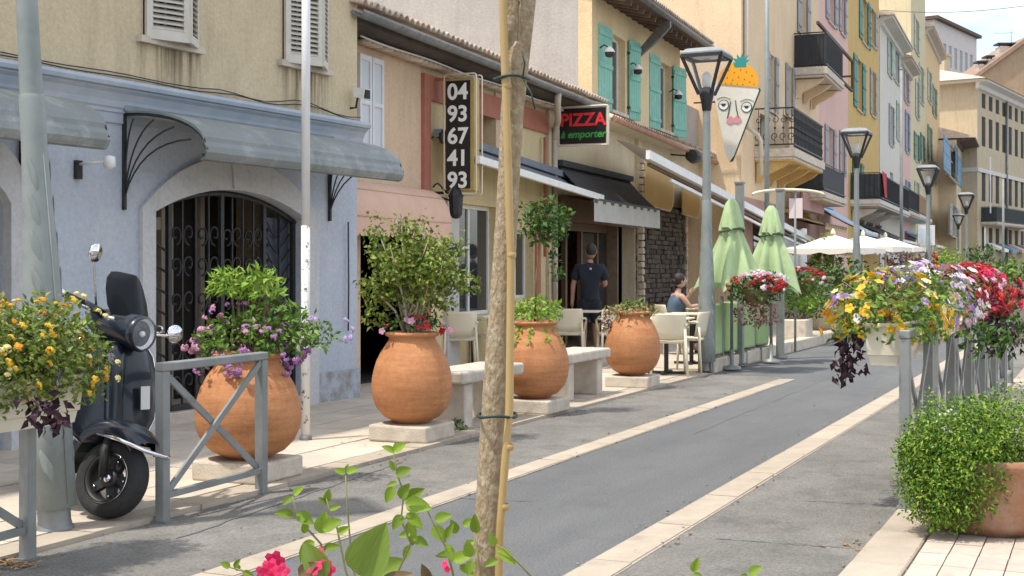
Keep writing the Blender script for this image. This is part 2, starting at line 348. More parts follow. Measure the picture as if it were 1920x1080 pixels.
def window(t, a, b, z0, z1, sh=None, leaf=1., pane=PANE, frame=WHITEP, y=0, sill=True, slats=False, lab=None, sides=(1, 1)):
    f = .05; mb = MB(); yy = y+.14
    mb.box(a, a+f, yy, yy+.06, z0, z1).box(b-f, b, yy, yy+.06, z0, z1).box(a+f, b-f, yy, yy+.06, z0, z0+f).box(a+f, b-f, yy, yy+.06, z1-f, z1).box((a+b)/2-f/2, (a+b)/2+f/2, yy, yy+.06, z0+f, z1-f).box(a+f, (a+b)/2-f/2, yy+.005, yy+.055, z0+(z1-z0)*.6, z0+(z1-z0)*.6+.035)
    wo = t.part('window', mb, frame); t.part('pane', MB().box(a+.01, b-.01, yy+.025, yy+.035, z0+.01, z1-.01), pane, wo)
    if sill: t.part('sill', MB().box(a-.08, b+.08, y-.06, y+.1, z0-.06, z0-.002), LIME, wo)
    if sh:
        wd = (b-a)/2*leaf
        for s in (0, 1):
            if not sides[s]: continue
            x0 = a-wd-.01 if s == 0 else b+.01
            mb = shutter_mb(wd, z1-z0, slats=slats, planks=3); mb.xf(Matrix.Translation((x0, y-.035, z0)))
            so_ = t.part('shutter', mb, sh)
            if slats:
                h = z1-z0; me = MB().box(.05, wd-.05, -.022, .022, -.004, .004).mesh('slat', mat=sh); n = int(h/.075)
                for k in range(n):
                    z = .1+(h-.18)*k/(n-1)
                    if abs(z-h*.5) > .05: t.inst('slat', me, (x0, y-.035, z0+z), (R(38),0,0), so_)
def balcony(t, a, b, z, o, h, m=IRON, slab=LIME, bars=.11, canvas=None, y=0, thick=.16):
    t.part('balcony_slab', MB().box(a, b, y-o, y-.002, z-thick, z).box(a+.04, b-.04, y-o+.05, y-.002, z-thick-.07, z-thick-.001), slab, bev=.01)
    ra = MB(); q = y-o+.05
    for zz in (z+.08, z+h-.04): ra.box(a+.04, b-.04, q-.012, q+.012, zz, zz+.035).box(a+.03, a+.055, q+.013, y-.01, zz, zz+.034).box(b-.055, b-.03, q+.013, y-.01, zz, zz+.034)
    r = t.part('railing', ra, m)
    me = MB().box(-.008, .008, -.008, .008, .06, h-.05).mesh('baluster', mat=m)
    if bars:
        n = int((b-a)/bars)
        for i in range(n+1): t.inst('baluster', me, (a+.045+(b-a-.09)*i/n, q, z), parent=r)
        n = max(2, int(o/bars))
        for e in (a+.043, b-.043):
            for i in range(1, n): t.inst('baluster', me, (e, q+(o-.06)*i/n, z), parent=r)
    if canvas:
        t.part('canvas_screen', MB().box(a+.06, b-.06, q+.02, q+.028, z+.03, z+h-.06).box(a+.06, a+.068, q+.03, y-.02, z+.03, z+h-.06), canvas)
    return r
def brackets(t, xs, z, o, m, y=0):
    for x in xs:
        pr = [(-.05, z-.232), (-.05, z-.75), (-.12, z-.74), (-.2, z-.6), (-o*.7, z-.36), (-o*.85, z-.232)]
        t.part('corbel', MB().prism([(y+p, q) for p, q in pr], x-.09, x+.09, 'yz'), m)
# ---------------------------------------------------------------- beige building with blue ground floor
BEIGE = plaster('beige_plaster', (.60,.50,.335), .88, .45, dirt=(.52,.42,.27), dscale=1.5, dpos=(.5,.8))
BLUE = plaster('pale_blue_plaster', (.455,.505,.58), .92, .2, dirt=(.54,.56,.59), dscale=.9)
BLUE2 = pm('blue_cornice_paint', (.40,.44,.49), (.31,.37,.44), scale=4, rough=.8, bump=.1, dirt=(.42,.46,.50), dscale=6)
ARCHW = plaster('off_white_surround', (.55,.56,.57), .92, .3, dirt=(.40,.41,.42), dscale=1.4)
bA = T('building', 'beige plaster building with pale blue ground floor and arched gate', 'building', FA, (-.2, 0, 0))
A0 = -9.0; zc = 2.96
wins = []
for (xa, xb, yb) in ((262, 370, 66), (525, 612, 112)):
    a = FA.tx(xa); b = FA.tx(xb); z = FA.px(xa, yb)[1]; wins.append((a+.04, b-.04, z, z+1.75))
wall(bA, 'upper_wall', BEIGE, A0, 0, zc, 6.3, wins)
body(bA, BEIGE, A0, 0, .0, 6.3, 1.6, 8)
bA.part('party_wall', MB().box(-.26, -.004, .262, 1.598, 0, 6.29), BEIGE)
bA.part('floor_slab', MB().box(A0, -.27, .27, 1.59, 2.75, 2.9), DARKIN)
# blue ground floor with the arched opening
ga, gb = FA.tx(285), FA.tx(570); gm = (ga+gb)/2; spring, crown = 1.90, 2.14
def arc(a, b, zs, zt, n=16):
    hw = (b-a)/2; rise = zt-zs; rad = (hw*hw+rise*rise)/(2*rise); m = (a+b)/2
    return [(m-hw+2*hw*i/n, zt-rad+math.sqrt(max(0, rad*rad-(-hw+2*hw*i/n)**2))) for i in range(n+1)]
arcp = arc(ga, gb, spring, crown)
def arch_wall(mb, a, b, z1, arcpts, y):
    pts = arcpts
    mb.add([(a,y,0),(pts[0][0],y,0),(pts[0][0],y,z1),(a,y,z1)], [(0,1,2,3)]).add([(pts[-1][0],y,0),(b,y,0),(b,y,z1),(pts[-1][0],y,z1)], [(0,1,2,3)])
    for (p, q) in zip(pts, pts[1:]): mb.add([(p[0],y,p[1]),(q[0],y,q[1]),(q[0],y,z1),(p[0],y,z1)], [(0,1,2,3)])
def reveal(mb, pts, y0, y1):
    pp = [(pts[0][0], 0)]+list(pts)+[(pts[-1][0], 0)]
    for p, q in zip(pp, pp[1:]): mb.add([(p[0],y0,p[1]),(q[0],y0,q[1]),(q[0],y1,q[1]),(p[0],y1,p[1])], [(0,1,2,3)])
mb = MB(); ga2, gb2 = FA.tx(-170), FA.tx(14)
arc2 = arc(ga2, gb2, 1.9, 2.14); arch_wall(mb, FA.tx(120), 0, zc, arcp, 0); reveal(mb, arcp, 0, .26)
arch_wall(mb, A0, FA.tx(120), zc, arc2, 0); reveal(mb, arc2, 0, .26); mb.add([(0,0,0),(0,.26,0),(0,.26,zc),(0,0,zc)], [(0,1,2,3)])
lw = bA.part('ground_floor_wall', mb, BLUE)
for (a_, b_) in ((ga, gb), (ga2, gb2)):       # white surround, proud of the wall, with keystone
    o = arc(a_-.16, b_+.2, 1.93, 2.45); i_ = arc(a_+.002, b_-.002, 1.9, 2.14); mb = MB(); y0, y1 = -.045, -.002
    ou = [(a_-.16, .02)]+o+[(b_+.2, .02)]; inn = [(a_+.002, .02)]+i_+[(b_-.002, .02)]
    for (p, q, r, s) in zip(ou, ou[1:], inn[1:], inn):
        mb.add([(p[0],y0,p[1]),(q[0],y0,q[1]),(r[0],y0,r[1]),(s[0],y0,s[1])], [(0,1,2,3)]).add([(p[0],y0,p[1]),(q[0],y0,q[1]),(q[0],y1,q[1]),(p[0],y1,p[1])], [(0,1,2,3)]).add([(s[0],y0,s[1]),(r[0],y0,r[1]),(r[0],y1+.05,r[1]),(s[0],y1+.05,s[1])], [(0,1,2,3)])
    su = bA.part('arch_surround', mb, ARCHW); m_ = (a_+b_)/2
    bA.part('keystone', MB().prism([(m_-.07,2.15),(m_+.07,2.15),(m_+.10,2.5),(m_-.10,2.5)], -.075, -.046), ARCHW, su, bev=.006)
# moulded cornice
pr = [(0,2.62),(-.02,2.62),(-.02,2.70),(-.035,2.71),(-.035,2.735),(-.05,2.75),(-.06,2.80),(-.09,2.86),(-.12,2.885),(-.12,2.90),(-.155,2.905),(-.165,2.935),(-.155,2.965),(-.12,2.97),(0,2.985)]
co_ = bA.part('cornice', MB().prism(pr, A0, .03, 'yz'), BLUE2)
bA.part('base_course', MB().box(gb+.21, .012, -.03, -.001, 0, .34), pm('stained_base', (.42,.47,.54), (.34,.37,.40), scale=5, rough=.95, dirt=(.22,.19,.15), dscale=5, dpos=(.45,.7), bump=.4, bscale=25))
bA.part('base_course', MB().box(FA.tx(80), ga-.17, -.03, -.001, 0, .3), MATS['stained_base'])
bA.part('eave', MB().box(A0, .1, -.2, 8, 6.3, 6.42), LIME)
LOUV = pm('cream_shutter_paint', (.60,.57,.50), (.52,.49,.42), scale=5, rough=.7, dirt=(.36,.33,.28), dscale=6, dpos=(.58,.8))
for (a, b, z0, z1) in wins:
    window(bA, a, b, z0, z1, frame=LOUV)
    h = z1-z0+.02; wd = (b-a)*.56
    for s in (0, 1):                                             # both leaves ajar, meeting in a shallow V over the street
        xa = a if s == 0 else b; ang = R(-19) if s == 0 else R(19)
        wl = wd*1.14 if s == 0 else wd*.86
        if s == 1: ang = R(29)
        mb = shutter_mb(wl, h, slats=1)
        Mx = Matrix.Translation((xa, -.03, z0-.02)) @ Matrix.Rotation(ang, 4, 'Z') @ (Matrix.Scale(-1, 4, (1,0,0)) if s else Matrix())
        so_ = bA.part('shutter', mb.xf(Mx), LOUV)
        n = 34; me = MB().box(.05, wl-.05, -.03, .03, -.003, .003).xf(Matrix.Rotation(R(40), 4, 'X')).xf(Matrix.Translation((xa-bA.off[0], -.03-bA.off[1], 0)) @ Matrix.Rotation(ang, 4, 'Z') @ (Matrix.Scale(-1, 4, (1,0,0)) if s else Matrix())).mesh('slat', mat=LOUV)
        for k in range(n):
            z = .11+(h-.2)*k/(n-1)
            if abs(z-h*.51) > .05:
                sb_ = bpy.data.objects.new('slat', me); COL.objects.link(sb_); sb_.parent = so_; sb_.location = (0, 0, z0-.02+z)
# rust run-off below the sills: real stains with a shape of their own
def stain_mat():
    m = bpy.data.materials.new('sill_runoff'); m.use_nodes = True; t = m.node_tree; N = t.nodes.new; K = t.links.new; b = t.nodes['Principled BSDF']; b.inputs['Base Color'].default_value = (.17,.13,.085,1); b.inputs['Roughness'].default_value = .95; b.inputs['Specular IOR Level'].default_value = .1
    co = N('ShaderNodeTexCoord'); sp = N('ShaderNodeSeparateXYZ'); K(co.outputs['Generated'], sp.inputs[0]); mp = N('ShaderNodeMapping'); mp.inputs['Scale'].default_value = (9, 1, .5); K(co.outputs['Object'], mp.inputs[0])
    nz = N('ShaderNodeTexNoise'); nz.inputs['Scale'].default_value = 2.2; nz.inputs['Detail'].default_value = 6; K(mp.outputs[0], nz.inputs['Vector']); q = N('ShaderNodeMapRange'); q.inputs[1].default_value = .42; q.inputs[2].default_value = .75; K(nz.outputs[0], q.inputs[0])
    p = N('ShaderNodeMath'); p.operation = 'POWER'; K(sp.outputs[2], p.inputs[0]); p.inputs[1].default_value = 1.3; sx = N('ShaderNodeMath'); sx.operation = 'SINE'; s3 = N('ShaderNodeMath'); s3.operation = 'MULTIPLY'; K(sp.outputs[0], s3.inputs[0]); s3.inputs[1].default_value = 3.1416; K(s3.outputs[0], sx.inputs[0])
    a = N('ShaderNodeMath'); a.operation = 'MULTIPLY'; K(q.outputs[0], a.inputs[0]); K(p.outputs[0], a.inputs[1]); c = N('ShaderNodeMath'); c.operation = 'MULTIPLY'; K(a.outputs[0], c.inputs[0]); K(sx.outputs[0], c.inputs[1]); K(c.outputs[0], b.inputs['Alpha']); return m
RUN = stain_mat()
for (a, b, z0, z1) in wins: bA.part('runoff_stain', MB().add([(a-.15,-.003,z0-.75),(b+.2,-.003,z0-.75),(b+.2,-.003,z0-.05),(a-.15,-.003,z0-.05)], [(0,1,2,3)]), RUN)
bA.part('runoff_stain', MB().add([(A0,-.003,2.99),(-.1,-.003,2.99),(-.1,-.003,3.0),(A0,-.003,3.0)], [(0,1,2,3)]), RUN)
STAIN = pm('sill_stain', (.20,.16,.11), (.34,.28,.19), scale=8, rough=.95, sc3=(3,1,.5))
# small things fixed on the wall
def wall_spot(x, y, label):
    t0, z = FA.px(x, y); q = T('wall_lamp', label, 'wall lamp', FA, (t0, 0, z))
    q.part('bracket', MB().box(t0-.03, t0+.03, -.04, -.001, z-.12, z+.03), IRON); q.part('arm', MB().tube([(t0, -.03, z), (t0+.03, -.30, z+.01)], .012), WHITEP); q.part('lamp_head', MB().lathe([(.01,-.05),(.05,-.03),(.045,.05),(.01,.06)], 12, (t0+.03,-.33,z)), WHITEP)
wall_spot(143, 308, 'small white rod lamp on the blue wall left of the arched gate')
t0, z = FA.px(657, 178); q = T('flood_light', 'small white floodlight at the right edge of the beige wall', 'flood light', FA, (t0, 0, z))
q.part('housing', MB().prism([(-.08,-.03),(-.2,-.06),(-.22,.05),(-.08,.07)], t0-.06, t0+.06, 'yz').xf(Matrix.Translation((0,0,z))), WHITEP); q.part('arm', MB().tube([(t0,0,z-.14),(t0,-.07,z-.14),(t0,-.1,z)], .012), IRON); q.part('lens', MB().box(t0-.045, t0+.045, -.222, -.205, z-.05, z+.04), DARKIN)
mb = MB(); mb2 = MB()
for k, m_ in ((0, mb), (1, mb2)):
    pts = []
    for i in range(40):
        tt = A0+(0-A0)*i/39; sag = .022*math.sin(i*1.1+k)*(1 if i > 28 else .3)-.012; pts.append((tt, -.03-.015*k, 3.02+.02*k+sag+(.04*math.exp(-((tt+1.1)/.4)**2))))
    m_.tube(pts, .0055, 5)
single('cable', mb, IRON, 'thin black cable running along the top of the blue cornice', 'cable', FA, (-2, 0, 3)); single('cable', mb2, IRON, 'second black cable looped above the blue cornice near its right end', 'cable', FA, (-1, 0, 3))
t0 = FA.tx(647); single('cable', MB().tube([(t0, -.04, 1.9), (t0+.01, -.04, 1.2), (t0, -.04, .75)], .009, 6), IRON, 'dark cable hanging down the blue pier right of the gate', 'cable', FA, (t0, 0, .75))
# wrought iron gate, dim shop entrance behind
bA.part('porch_lining', MB().add([(ga-.3,.30,0),(gb+.3,.30,0),(gb+.3,1.5,0),(ga-.3,1.5,0)], [(0,1,2,3)]), SLAB)
JAMB = pm('beige_door_jamb', (.46,.40,.33), (.38,.33,.27), scale=4, rough=.8)
gt = T('iron_gate', 'black wrought iron arched double gate with scrolls in the blue facade', 'gate', FA, (gm, .1, 0))
def topz(x): 
    for p, q in zip(arcp, arcp[1:]):
        if p[0] <= x <= q[0]: return p[1]+(q[1]-p[1])*(x-p[0])/(q[0]-p[0])
    return spring
Y0 = .12
fr_ = MB(); cuts = [ga+.03, ga+.34, gm-.04, gb-.50, gb-.03]
fr_.tube([(p[0], Y0, p[1]-.03) for p in arcp], .028, 6).bar((ga+.03,Y0,.16), (gb-.03,Y0,.16), .04, .05)
for x in cuts: fr_.bar((x,Y0,.14), (x,Y0,topz(x)-.03), .045, .04)
gt.part('gate_frame', fr_, IRON)
def spiral(c, r0, r1, a0, a1, n=14, y=Y0): return [(c[0]+(r0+(r1-r0)*i/n)*math.cos(a0+(a1-a0)*i/n), y, c[1]+(r0+(r1-r0)*i/n)*math.sin(a0+(a1-a0)*i/n)) for i in range(n+1)]
br = MB().tube([(0,0,0), (.10,0,.07), (.19,0,.19)], [.010,.013,.006], 5).mesh('branch', mat=IRON); lf = MB().tube(spiral((0,0), .05, .012, 0, 4.8, 10, 0), [.014]*9+[.008]*2, 5).mesh('curl', mat=IRON)
for k in range(9):                                                 # branch panel on the left: stems rising from the frame with curls
    z = .22+k*.19
    if z < topz(ga+.1)-.25:
        gt.inst('branch', br, (ga+.33, Y0, z), (0,0,0), scale=(-1.35,1,1)); gt.inst('curl', lf, (ga+.075, Y0, z+.1))
mid = gb-.26
gt.part('stem', MB().tube([(mid,Y0,.18), (mid+.02,Y0,.9), (mid,Y0,topz(mid)-.04)], .016, 6), IRON)
for k in range(11):
    z = .2+k*.15
    if z < topz(mid+.2)-.2:
        for s in (-1, 1): gt.inst('branch', br, (mid, Y0, z+.05*(s > 0)), scale=(s*1.0,1,.9))
        gt.inst('curl', lf, (mid-.16, Y0, z+.08), scale=(.6,1,.6))
gt.part('steel_panel', MB().box(gb-.48, gb-.05, Y0+.04, Y0+.05, .18, spring+.01), pm('slate_steel', (.045,.06,.085), (.06,.075,.10), rough=.5))
sc_ = MB().tube(spiral((0,.11), .11, .025, -1.57, 5.4, 22, 0), [.012]*20+[.009]*3, 5).mesh('scroll', mat=IRON); sb_ = MB().bar((0,0,0), (0,0,1.9), .016).mesh('gate_bar', mat=IRON)
for (xa, xb) in ((cuts[1], cuts[2]), (cuts[2], cuts[3])):
    n = 4
    for i in range(1, n):
        x = xa+(xb-xa)*i/n; gt.inst('gate_bar', sb_, (x, Y0, .16), scale=(1,1,(topz(x)-.2)/1.9))
    for i in range(n):
        x = xa+(xb-xa)*(i+.5)/n
        for z in (.28, .58, 1.02, 1.34, 1.62): gt.inst('scroll', sc_, (x, Y0, z), scale=((-1)**i*.75,1,.85+.1*(i % 2)))
sd = T('glazed_entrance', 'dim glazed entrance door and light jambs behind the iron gate', 'door', FA, (gm, .8, 0))
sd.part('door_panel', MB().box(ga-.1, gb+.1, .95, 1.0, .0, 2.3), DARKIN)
for x, wd in ((ga+.2, .13), (gm-.02, .06), (gm+.09, .05), (gb-.55, .06)): sd.part('jamb', MB().box(x-wd/2, x+wd/2, .84, .90, .02, 2.2), JAMB)
sd.part('glass', MB().box(ga+.3, gm-.08, .90, .91, .12, 2.0), glass('shop_glass', (.02,.025,.03), 1, .04)); sd.part('notice', MB().box(ga+.38, ga+.56, .88, .885, 1.25, 1.55), WHITEP); sd.part('transom', MB().box(ga+.1, gm, .85, .9, 1.78, 1.9), JAMB)
gt.part('door_step', MB().box(ga+.01, gb-.01, .02, .9, .0, .13), LIME, bev=.01)
# curved awnings with iron fan brackets
AWN = pm('grey_green_awning_sheet', (.205,.23,.225), (.165,.19,.19), scale=2.2, rough=.6, bump=.05, dirt=(.33,.35,.34), dscale=3, dpos=(.5,.7), streak=.35)
for (a, b, lb) in ((FA.tx(228), FA.tx(617), 'curved grey-green awning on iron fan brackets above the arched gate'), (-7.8, -4.56, 'curved grey-green awning at the left edge behind the leaning lamp post')):
    q = T('awning', lb, 'awning', FA, (a, 0, 2.3)); mb = MB(); prof = []
    for i in range(11):
        e = i/10*math.pi/2; prof.append((-.03-.86*math.sin(e), 2.43+.30*math.cos(e)))
    prof = prof[:-1]+[(-.885, 2.44), (-.91, 2.40), (-.92, 2.35), (-.90, 2.31), (-.86, 2.30)]
    rings = [[(x, p, z) for p, z in prof]+[(x, p+.012, z-.018) for p, z in prof[::-1]] for x in (a, a+.01, b-.01, b)]
    q.part('sheet', MB().loft(rings, sm=False), AWN)
    q.part('wall_flashing', MB().box(a-.02, b+.02, -.055, -.001, 2.73, 2.80), pm('grey_flashing', (.16,.19,.20), (.24,.27,.28), scale=9, rough=.6))
    for x in (a+.012, b-.012):
        fb = MB(); fb.bar((x,-.02,1.90), (x,-.02,2.72), .026, .03); fb.tube([(x, p, z-.03) for p, z in prof[:12]], .014, 5)
        for k, (ex, ez) in enumerate(((-.12,2.66), (-.34,2.64), (-.56,2.57), (-.74,2.46))):
            fb.tube([(x, (1-s/8)**2*-.02+2*(s/8)*(1-s/8)*(-.03-.05*k)+(s/8)**2*ex, (1-s/8)**2*2.0+2*(s/8)*(1-s/8)*(2.52-.02*k)+(s/8)**2*ez) for s in range(9)], .008, 5)
        q.part('fan_bracket', fb, IRON)
    q.part('front_rod', MB().tube([(a+.02,-.86,2.33), (b-.02,-.86,2.33)], .012, 6), IRON)
# ---------------------------------------------------------------- low peach building with tiled eave
PEACH = plaster('peach_plaster', (.66,.49,.34), .88, .35, dirt=(.54,.42,.29), dscale=1.3)
YELP = plaster('pale_yellow_plaster', (.66,.54,.32), .9, .3)
REDT = pm('brick_red_trim', (.44,.17,.115), (.38,.14,.095), scale=5, rough=.85, bump=.1)
TILE = pm('roof_tile', (.58,.46,.36), (.48,.36,.27), scale=5, rough=.9, rnd=.18, dirt=(.62,.58,.50), dscale=4, dpos=(.45,.65), bump=.2)
ZINC = pm('zinc_gutter', (.17,.18,.18), (.26,.27,.265), scale=4, rough=.5, metal=.3, dirt=(.12,.11,.10), dscale=5)
WOODB = pm('brown_wood', (.10,.055,.03), (.16,.09,.05), scale=3, rough=.6, sc3=(6,6,.6))
bB = T('building', 'low peach and yellow shop building with long tiled eave and gutter', 'building', FB, (0, .05, 0)); yb = .05; tB = 6.68
b1 = FB.tx(800)
def hole(f, x0, x1, ya, yb_, off=0): a, z1 = f.px(x0, ya, off); b = f.tx(x1, off); z0 = f.px(x0, yb_, off)[1]; return (a, b, min(z0, z1), max(z0, z1))
hs = [(.18, b1-.1, .02, 2.15)]; hw_ = [hole(FB, 862, 940, 380, 594), (FB.tx(968), FB.tx(1006), .95, 2.0)]; hr = hole(FB, 904, 932, 178, 276)
wall(bB, 'peach_wall', PEACH, 0, b1, 0, 3.98, hs+[(.06, .72, 2.84, 3.78)], yb)
wall(bB, 'yellow_wall', YELP, b1, tB, 0, 3.98, hw_+[hr], yb)
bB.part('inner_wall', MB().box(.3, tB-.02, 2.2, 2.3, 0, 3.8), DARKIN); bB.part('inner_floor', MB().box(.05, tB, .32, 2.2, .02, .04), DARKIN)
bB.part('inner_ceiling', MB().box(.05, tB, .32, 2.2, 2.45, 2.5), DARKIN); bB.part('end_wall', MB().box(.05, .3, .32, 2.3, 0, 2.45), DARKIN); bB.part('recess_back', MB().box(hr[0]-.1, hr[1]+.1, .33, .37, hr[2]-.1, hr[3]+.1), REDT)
bB.part('pilaster', MB().box(b1-.06, b1+.14, yb-.05, yb-.002, 0, 3.9), REDT); bB.part('header_band', MB().box(b1+.141, tB, yb-.045, yb-.002, 3.58, 3.9), REDT)
for x in (FB.tx(955), FB.tx(1012)): bB.part('pilaster', MB().box(x-.1, x+.1, yb-.035, yb-.002, 0, 2.4), REDT)
bB.part('window_jamb', MB().box(hr[0]-.14, hr[0]-.002, yb-.03, yb+.2, hr[2]-.1, hr[3]+.12), REDT); bB.part('window_jamb', MB().box(hr[1]+.002, hr[1]+.3, yb-.03, yb+.02, hr[2]-.1, hr[3]+.12), PEACH)
window(bB, .06, .72, 2.84, 3.78, frame=WHITEP, y=yb)
WSH = pm('white_shutter_paint', (.70,.71,.72), (.62,.63,.64), scale=6, rough=.6)
for k, x in enumerate((.08, .40)):
    mb = shutter_mb(.30, 1.10, slats=1).xf(Matrix.Translation((x, yb-.03, 2.78))); so_ = bB.part('shutter', mb, WSH); bB.part('shutter_panel', MB().box(x+.04, x+.26, yb-.032, yb-.026, 2.82, 3.84), pm('grey_white_panel', (.56,.60,.64), rough=.6), so_)
for h in hw_: window(bB, h[0], h[1], h[2], h[3], frame=WHITEP, y=yb, sill=False)
bB.part('shop_pier', MB().box(FB.tx(838), FB.tx(860), yb-.06, yb-.002, 0, 2.35), pm('grey_white_trim', (.50,.49,.48), (.44,.43,.42), scale=4, rough=.8))
# roof: slab, eave boards, gutter, two rows of tile mouths
E0, E1 = -.02, 8.2
bB.part('roof', MB().prism([(-.42,4.14),(-.42,4.19),(5.5,5.5),(5.5,5.4)], -.9, tB+2.02, 'yz'), TILE)
bB.part('soffit', MB().prism([(-.40,4.06),(-.40,4.135),(.05,4.19),(.05,4.03)], -.9, E1, 'yz'), pm('dark_eave_board', (.055,.045,.038), (.10,.085,.07), scale=6, rough=.9))
bB.part('gutter', MB().loft([[(x, -.50+.075*math.cos(a), 4.155+.075*math.sin(a)) for a in [math.pi+math.pi*i/8 for i in range(9)]]+[(x, -.50+.068*math.cos(a), 4.158+.068*math.sin(a)) for a in [2*math.pi-math.pi*i/8 for i in range(9)]] for x in (-.95, E1)]), ZINC)
gen = MB().loft([[(r*math.cos(a), y, r*math.sin(a)) for a in [math.pi*i/6 for i in range(7)]]+[((r-.018)*math.cos(a), y, (r-.018)*math.sin(a)) for a in [math.pi-math.pi*i/6 for i in range(7)]] for y, r in ((-.09,.068), (.38,.06))]).mesh('eave_tile', mat=TILE)
n = 62
for i in range(n): bB.inst('eave_tile', gen, (-.9+i*.148, -.47, 4.235+U(-.006,.006)), (R(12)+U(-.02,.02), 0, U(-.03,.03)))
gs = MB().loft([[(r*math.cos(a), y, -r*math.sin(a)) for a in [math.pi*i/5 for i in range(6)]] for y, r in ((-.10,.055), (.1,.05))], sm=True).mesh('genoise_tile', mat=TILE)
for i in range(50): bB.inst('genoise_tile', gs, (.02+i*.142, -.06, 4.02), (0,0,0))
single('cable', MB().tube([(-.3+i*.36, -.20, 4.0-.01*math.sin(i*.9)) for i in range(21)], .011, 5), WHITEP, 'pale cable stretched under the long tiled eave', 'cable', FB, (.05, 0, 3.7))
tq = FB.tx(1041, -.05); tq2 = FB.tx(1046, -.48); dp = T('downpipe', 'cream downpipe with elbow between the yellow shop and the pizza sign', 'downpipe', FB, (tq, 0, 0))
CREAM = pm('cream_pipe', (.56,.50,.41), (.48,.42,.34), scale=6, rough=.6)
dp.part('elbow', MB().tube([(tq2,-.49,4.1), (tq2+.02,-.47,3.95), (tq-.3,-.2,3.78), (tq,-.06,3.66), (tq,-.045,3.5)], .05, 10), CREAM); dp.part('pipe', MB().tube([(tq,-.045,3.5), (tq,-.045,.35)], .045, 10), CREAM); dp.part('iron_foot', MB().tube([(tq,-.045,.35), (tq,-.045,.03)], .052, 10), ZINC)
for z in (3.0, 1.2): dp.part('clip', MB().tube([(tq,-.045,z), (tq,-.045,z+.05)], .056, 10), ZINC)
dp.part('copper_pipe', MB().tube([(FB.tx(1022,-.03),-.03,3.5), (FB.tx(1022,-.03),-.03,1.6)], .028, 8), REDT)
# salmon dome awning with scalloped valance
SAL = pm('salmon_canvas', (.64,.43,.32), (.58,.38,.28), scale=3, rough=.9, bump=.05)
a, b = -.75, FB.tx(797); q = T('awning', 'salmon dome awning with scalloped valance and white script', 'awning', FB, (a, 0, 1.9))
prof = [(-.0-.36*math.sin(e*math.pi/20), 1.99+.42*math.cos(e*math.pi/20)) for e in range(11)]
q.part('canopy', MB().loft([[(x, p, z) for p, z in prof]+[(x, p+.006, z-.012) for p, z in prof[::-1]] for x in (a, b-.2, b)], sm=False), SAL)
q.part('seam', MB().tube([(a, prof[5][0]-.004, prof[5][1]+.004), (b, prof[5][0]-.004, prof[5][1]+.004)], .006, 5), SAL)
ns = 24; wv = (b-a)/ns; mb = MB()
pts = [(a, 1.985)]
bot = []
for i in range(ns):
    for k in range(7): bot.append((a+wv*(i+k/6), 1.80-.035*math.sin(math.pi*k/6)))
for p, r in zip(bot, bot[1:]):
    if r[0]-p[0] > 1e-5: mb.add([(p[0],-.363,p[1]),(r[0],-.363,r[1]),(r[0],-.363,1.985),(p[0],-.363,1.985),(p[0],-.358,p[1]),(r[0],-.358,r[1]),(r[0],-.358,1.985),(p[0],-.358,1.985)], [(0,1,2,3),(4,5,6,7),(0,1,5,4)])
va = q.part('valance', mb, SAL); q.part('piping', MB().tube([(a,-.365,1.985), (b,-.365,1.985)], .009, 6), SAL)
sw = MB()                                              # faded illegible script: flowing white strokes
sw.tube([(a+1.05+.06*math.cos(t), -.367, 1.91+.065*math.sin(t)) for t in [R(50+i*24) for i in range(12)]], .008, 4)
sw.tube([(a+1.15+i*.012, -.367, 1.88+.028*math.sin(i*.75)+.006*math.sin(i*.2)) for i in range(62)], .006, 4)
q.part('script_lettering', sw, WHITEP, va)
# slate canvas awning with white front rail
SLATE = pm('slate_canvas', (.15,.17,.20), (.20,.22,.25), scale=3, rough=.85)
def flat_awning(name, label, f, t0, t1, zw, zf, o, m, m2, bar=.05, val=0, y=0, dz=0, valm=None, arms=True, cat='awning'):
    q = T(name, label, cat, f, (t0, y, zf)); n = 8; vs = []
    mb = MB(); rings = []
    for i in range(n+1):
        k = i/n; rings.append([(t0+(t1-t0)*e, y-.03-(o-.03)*k, zw+(zf-zw)*k-.03*math.sin(math.pi*k)-dz*e) for e in [j/12 for j in range(13)]])
    mb.loft(rings, close=False); top = len(mb.v); mb2 = [tuple((x, yy, z-.008) for x, yy, z in r) for r in rings]; mb.loft(mb2, close=False)
    q.part('canvas', mb, m)
    q.part('front_rail', MB().bar((t0-.02,y-o,zf), (t1+.02,y-o,zf-dz), bar, bar*1.6), m2); q.part('cassette', MB().bar((t0-.02,y-.06,zw+.04), (t1+.02,y-.06,zw+.04-dz), .11, .1), m)
    if val: q.part('valance', MB().loft([[(t0+(t1-t0)*e, y-o-.026+.008*math.sin(j*1.9), zf-dz*e-(0 if k == 0 else val)) for j, e in enumerate([i/30 for i in range(31)])] for k in (0, 1)], close=False), valm or m)
    if arms:
        for e in (.2, .8):
            x = t0+(t1-t0)*e; q.part('folding_arm', MB().tube([(x,y-.05,zw-.12-dz*e), (x+.25,y-o*.5,(zw+zf)/2-.1-dz*e), (x,y-o+.03,zf-.02-dz*e)], .018, 6), IRON)
    return q
flat_awning('awning', 'slate grey canvas awning with white front rail over the shop windows', FB, 2.15, 7.6, 3.12, 2.80, .62, SLATE, WHITEP, .06, y=0, dz=.22)
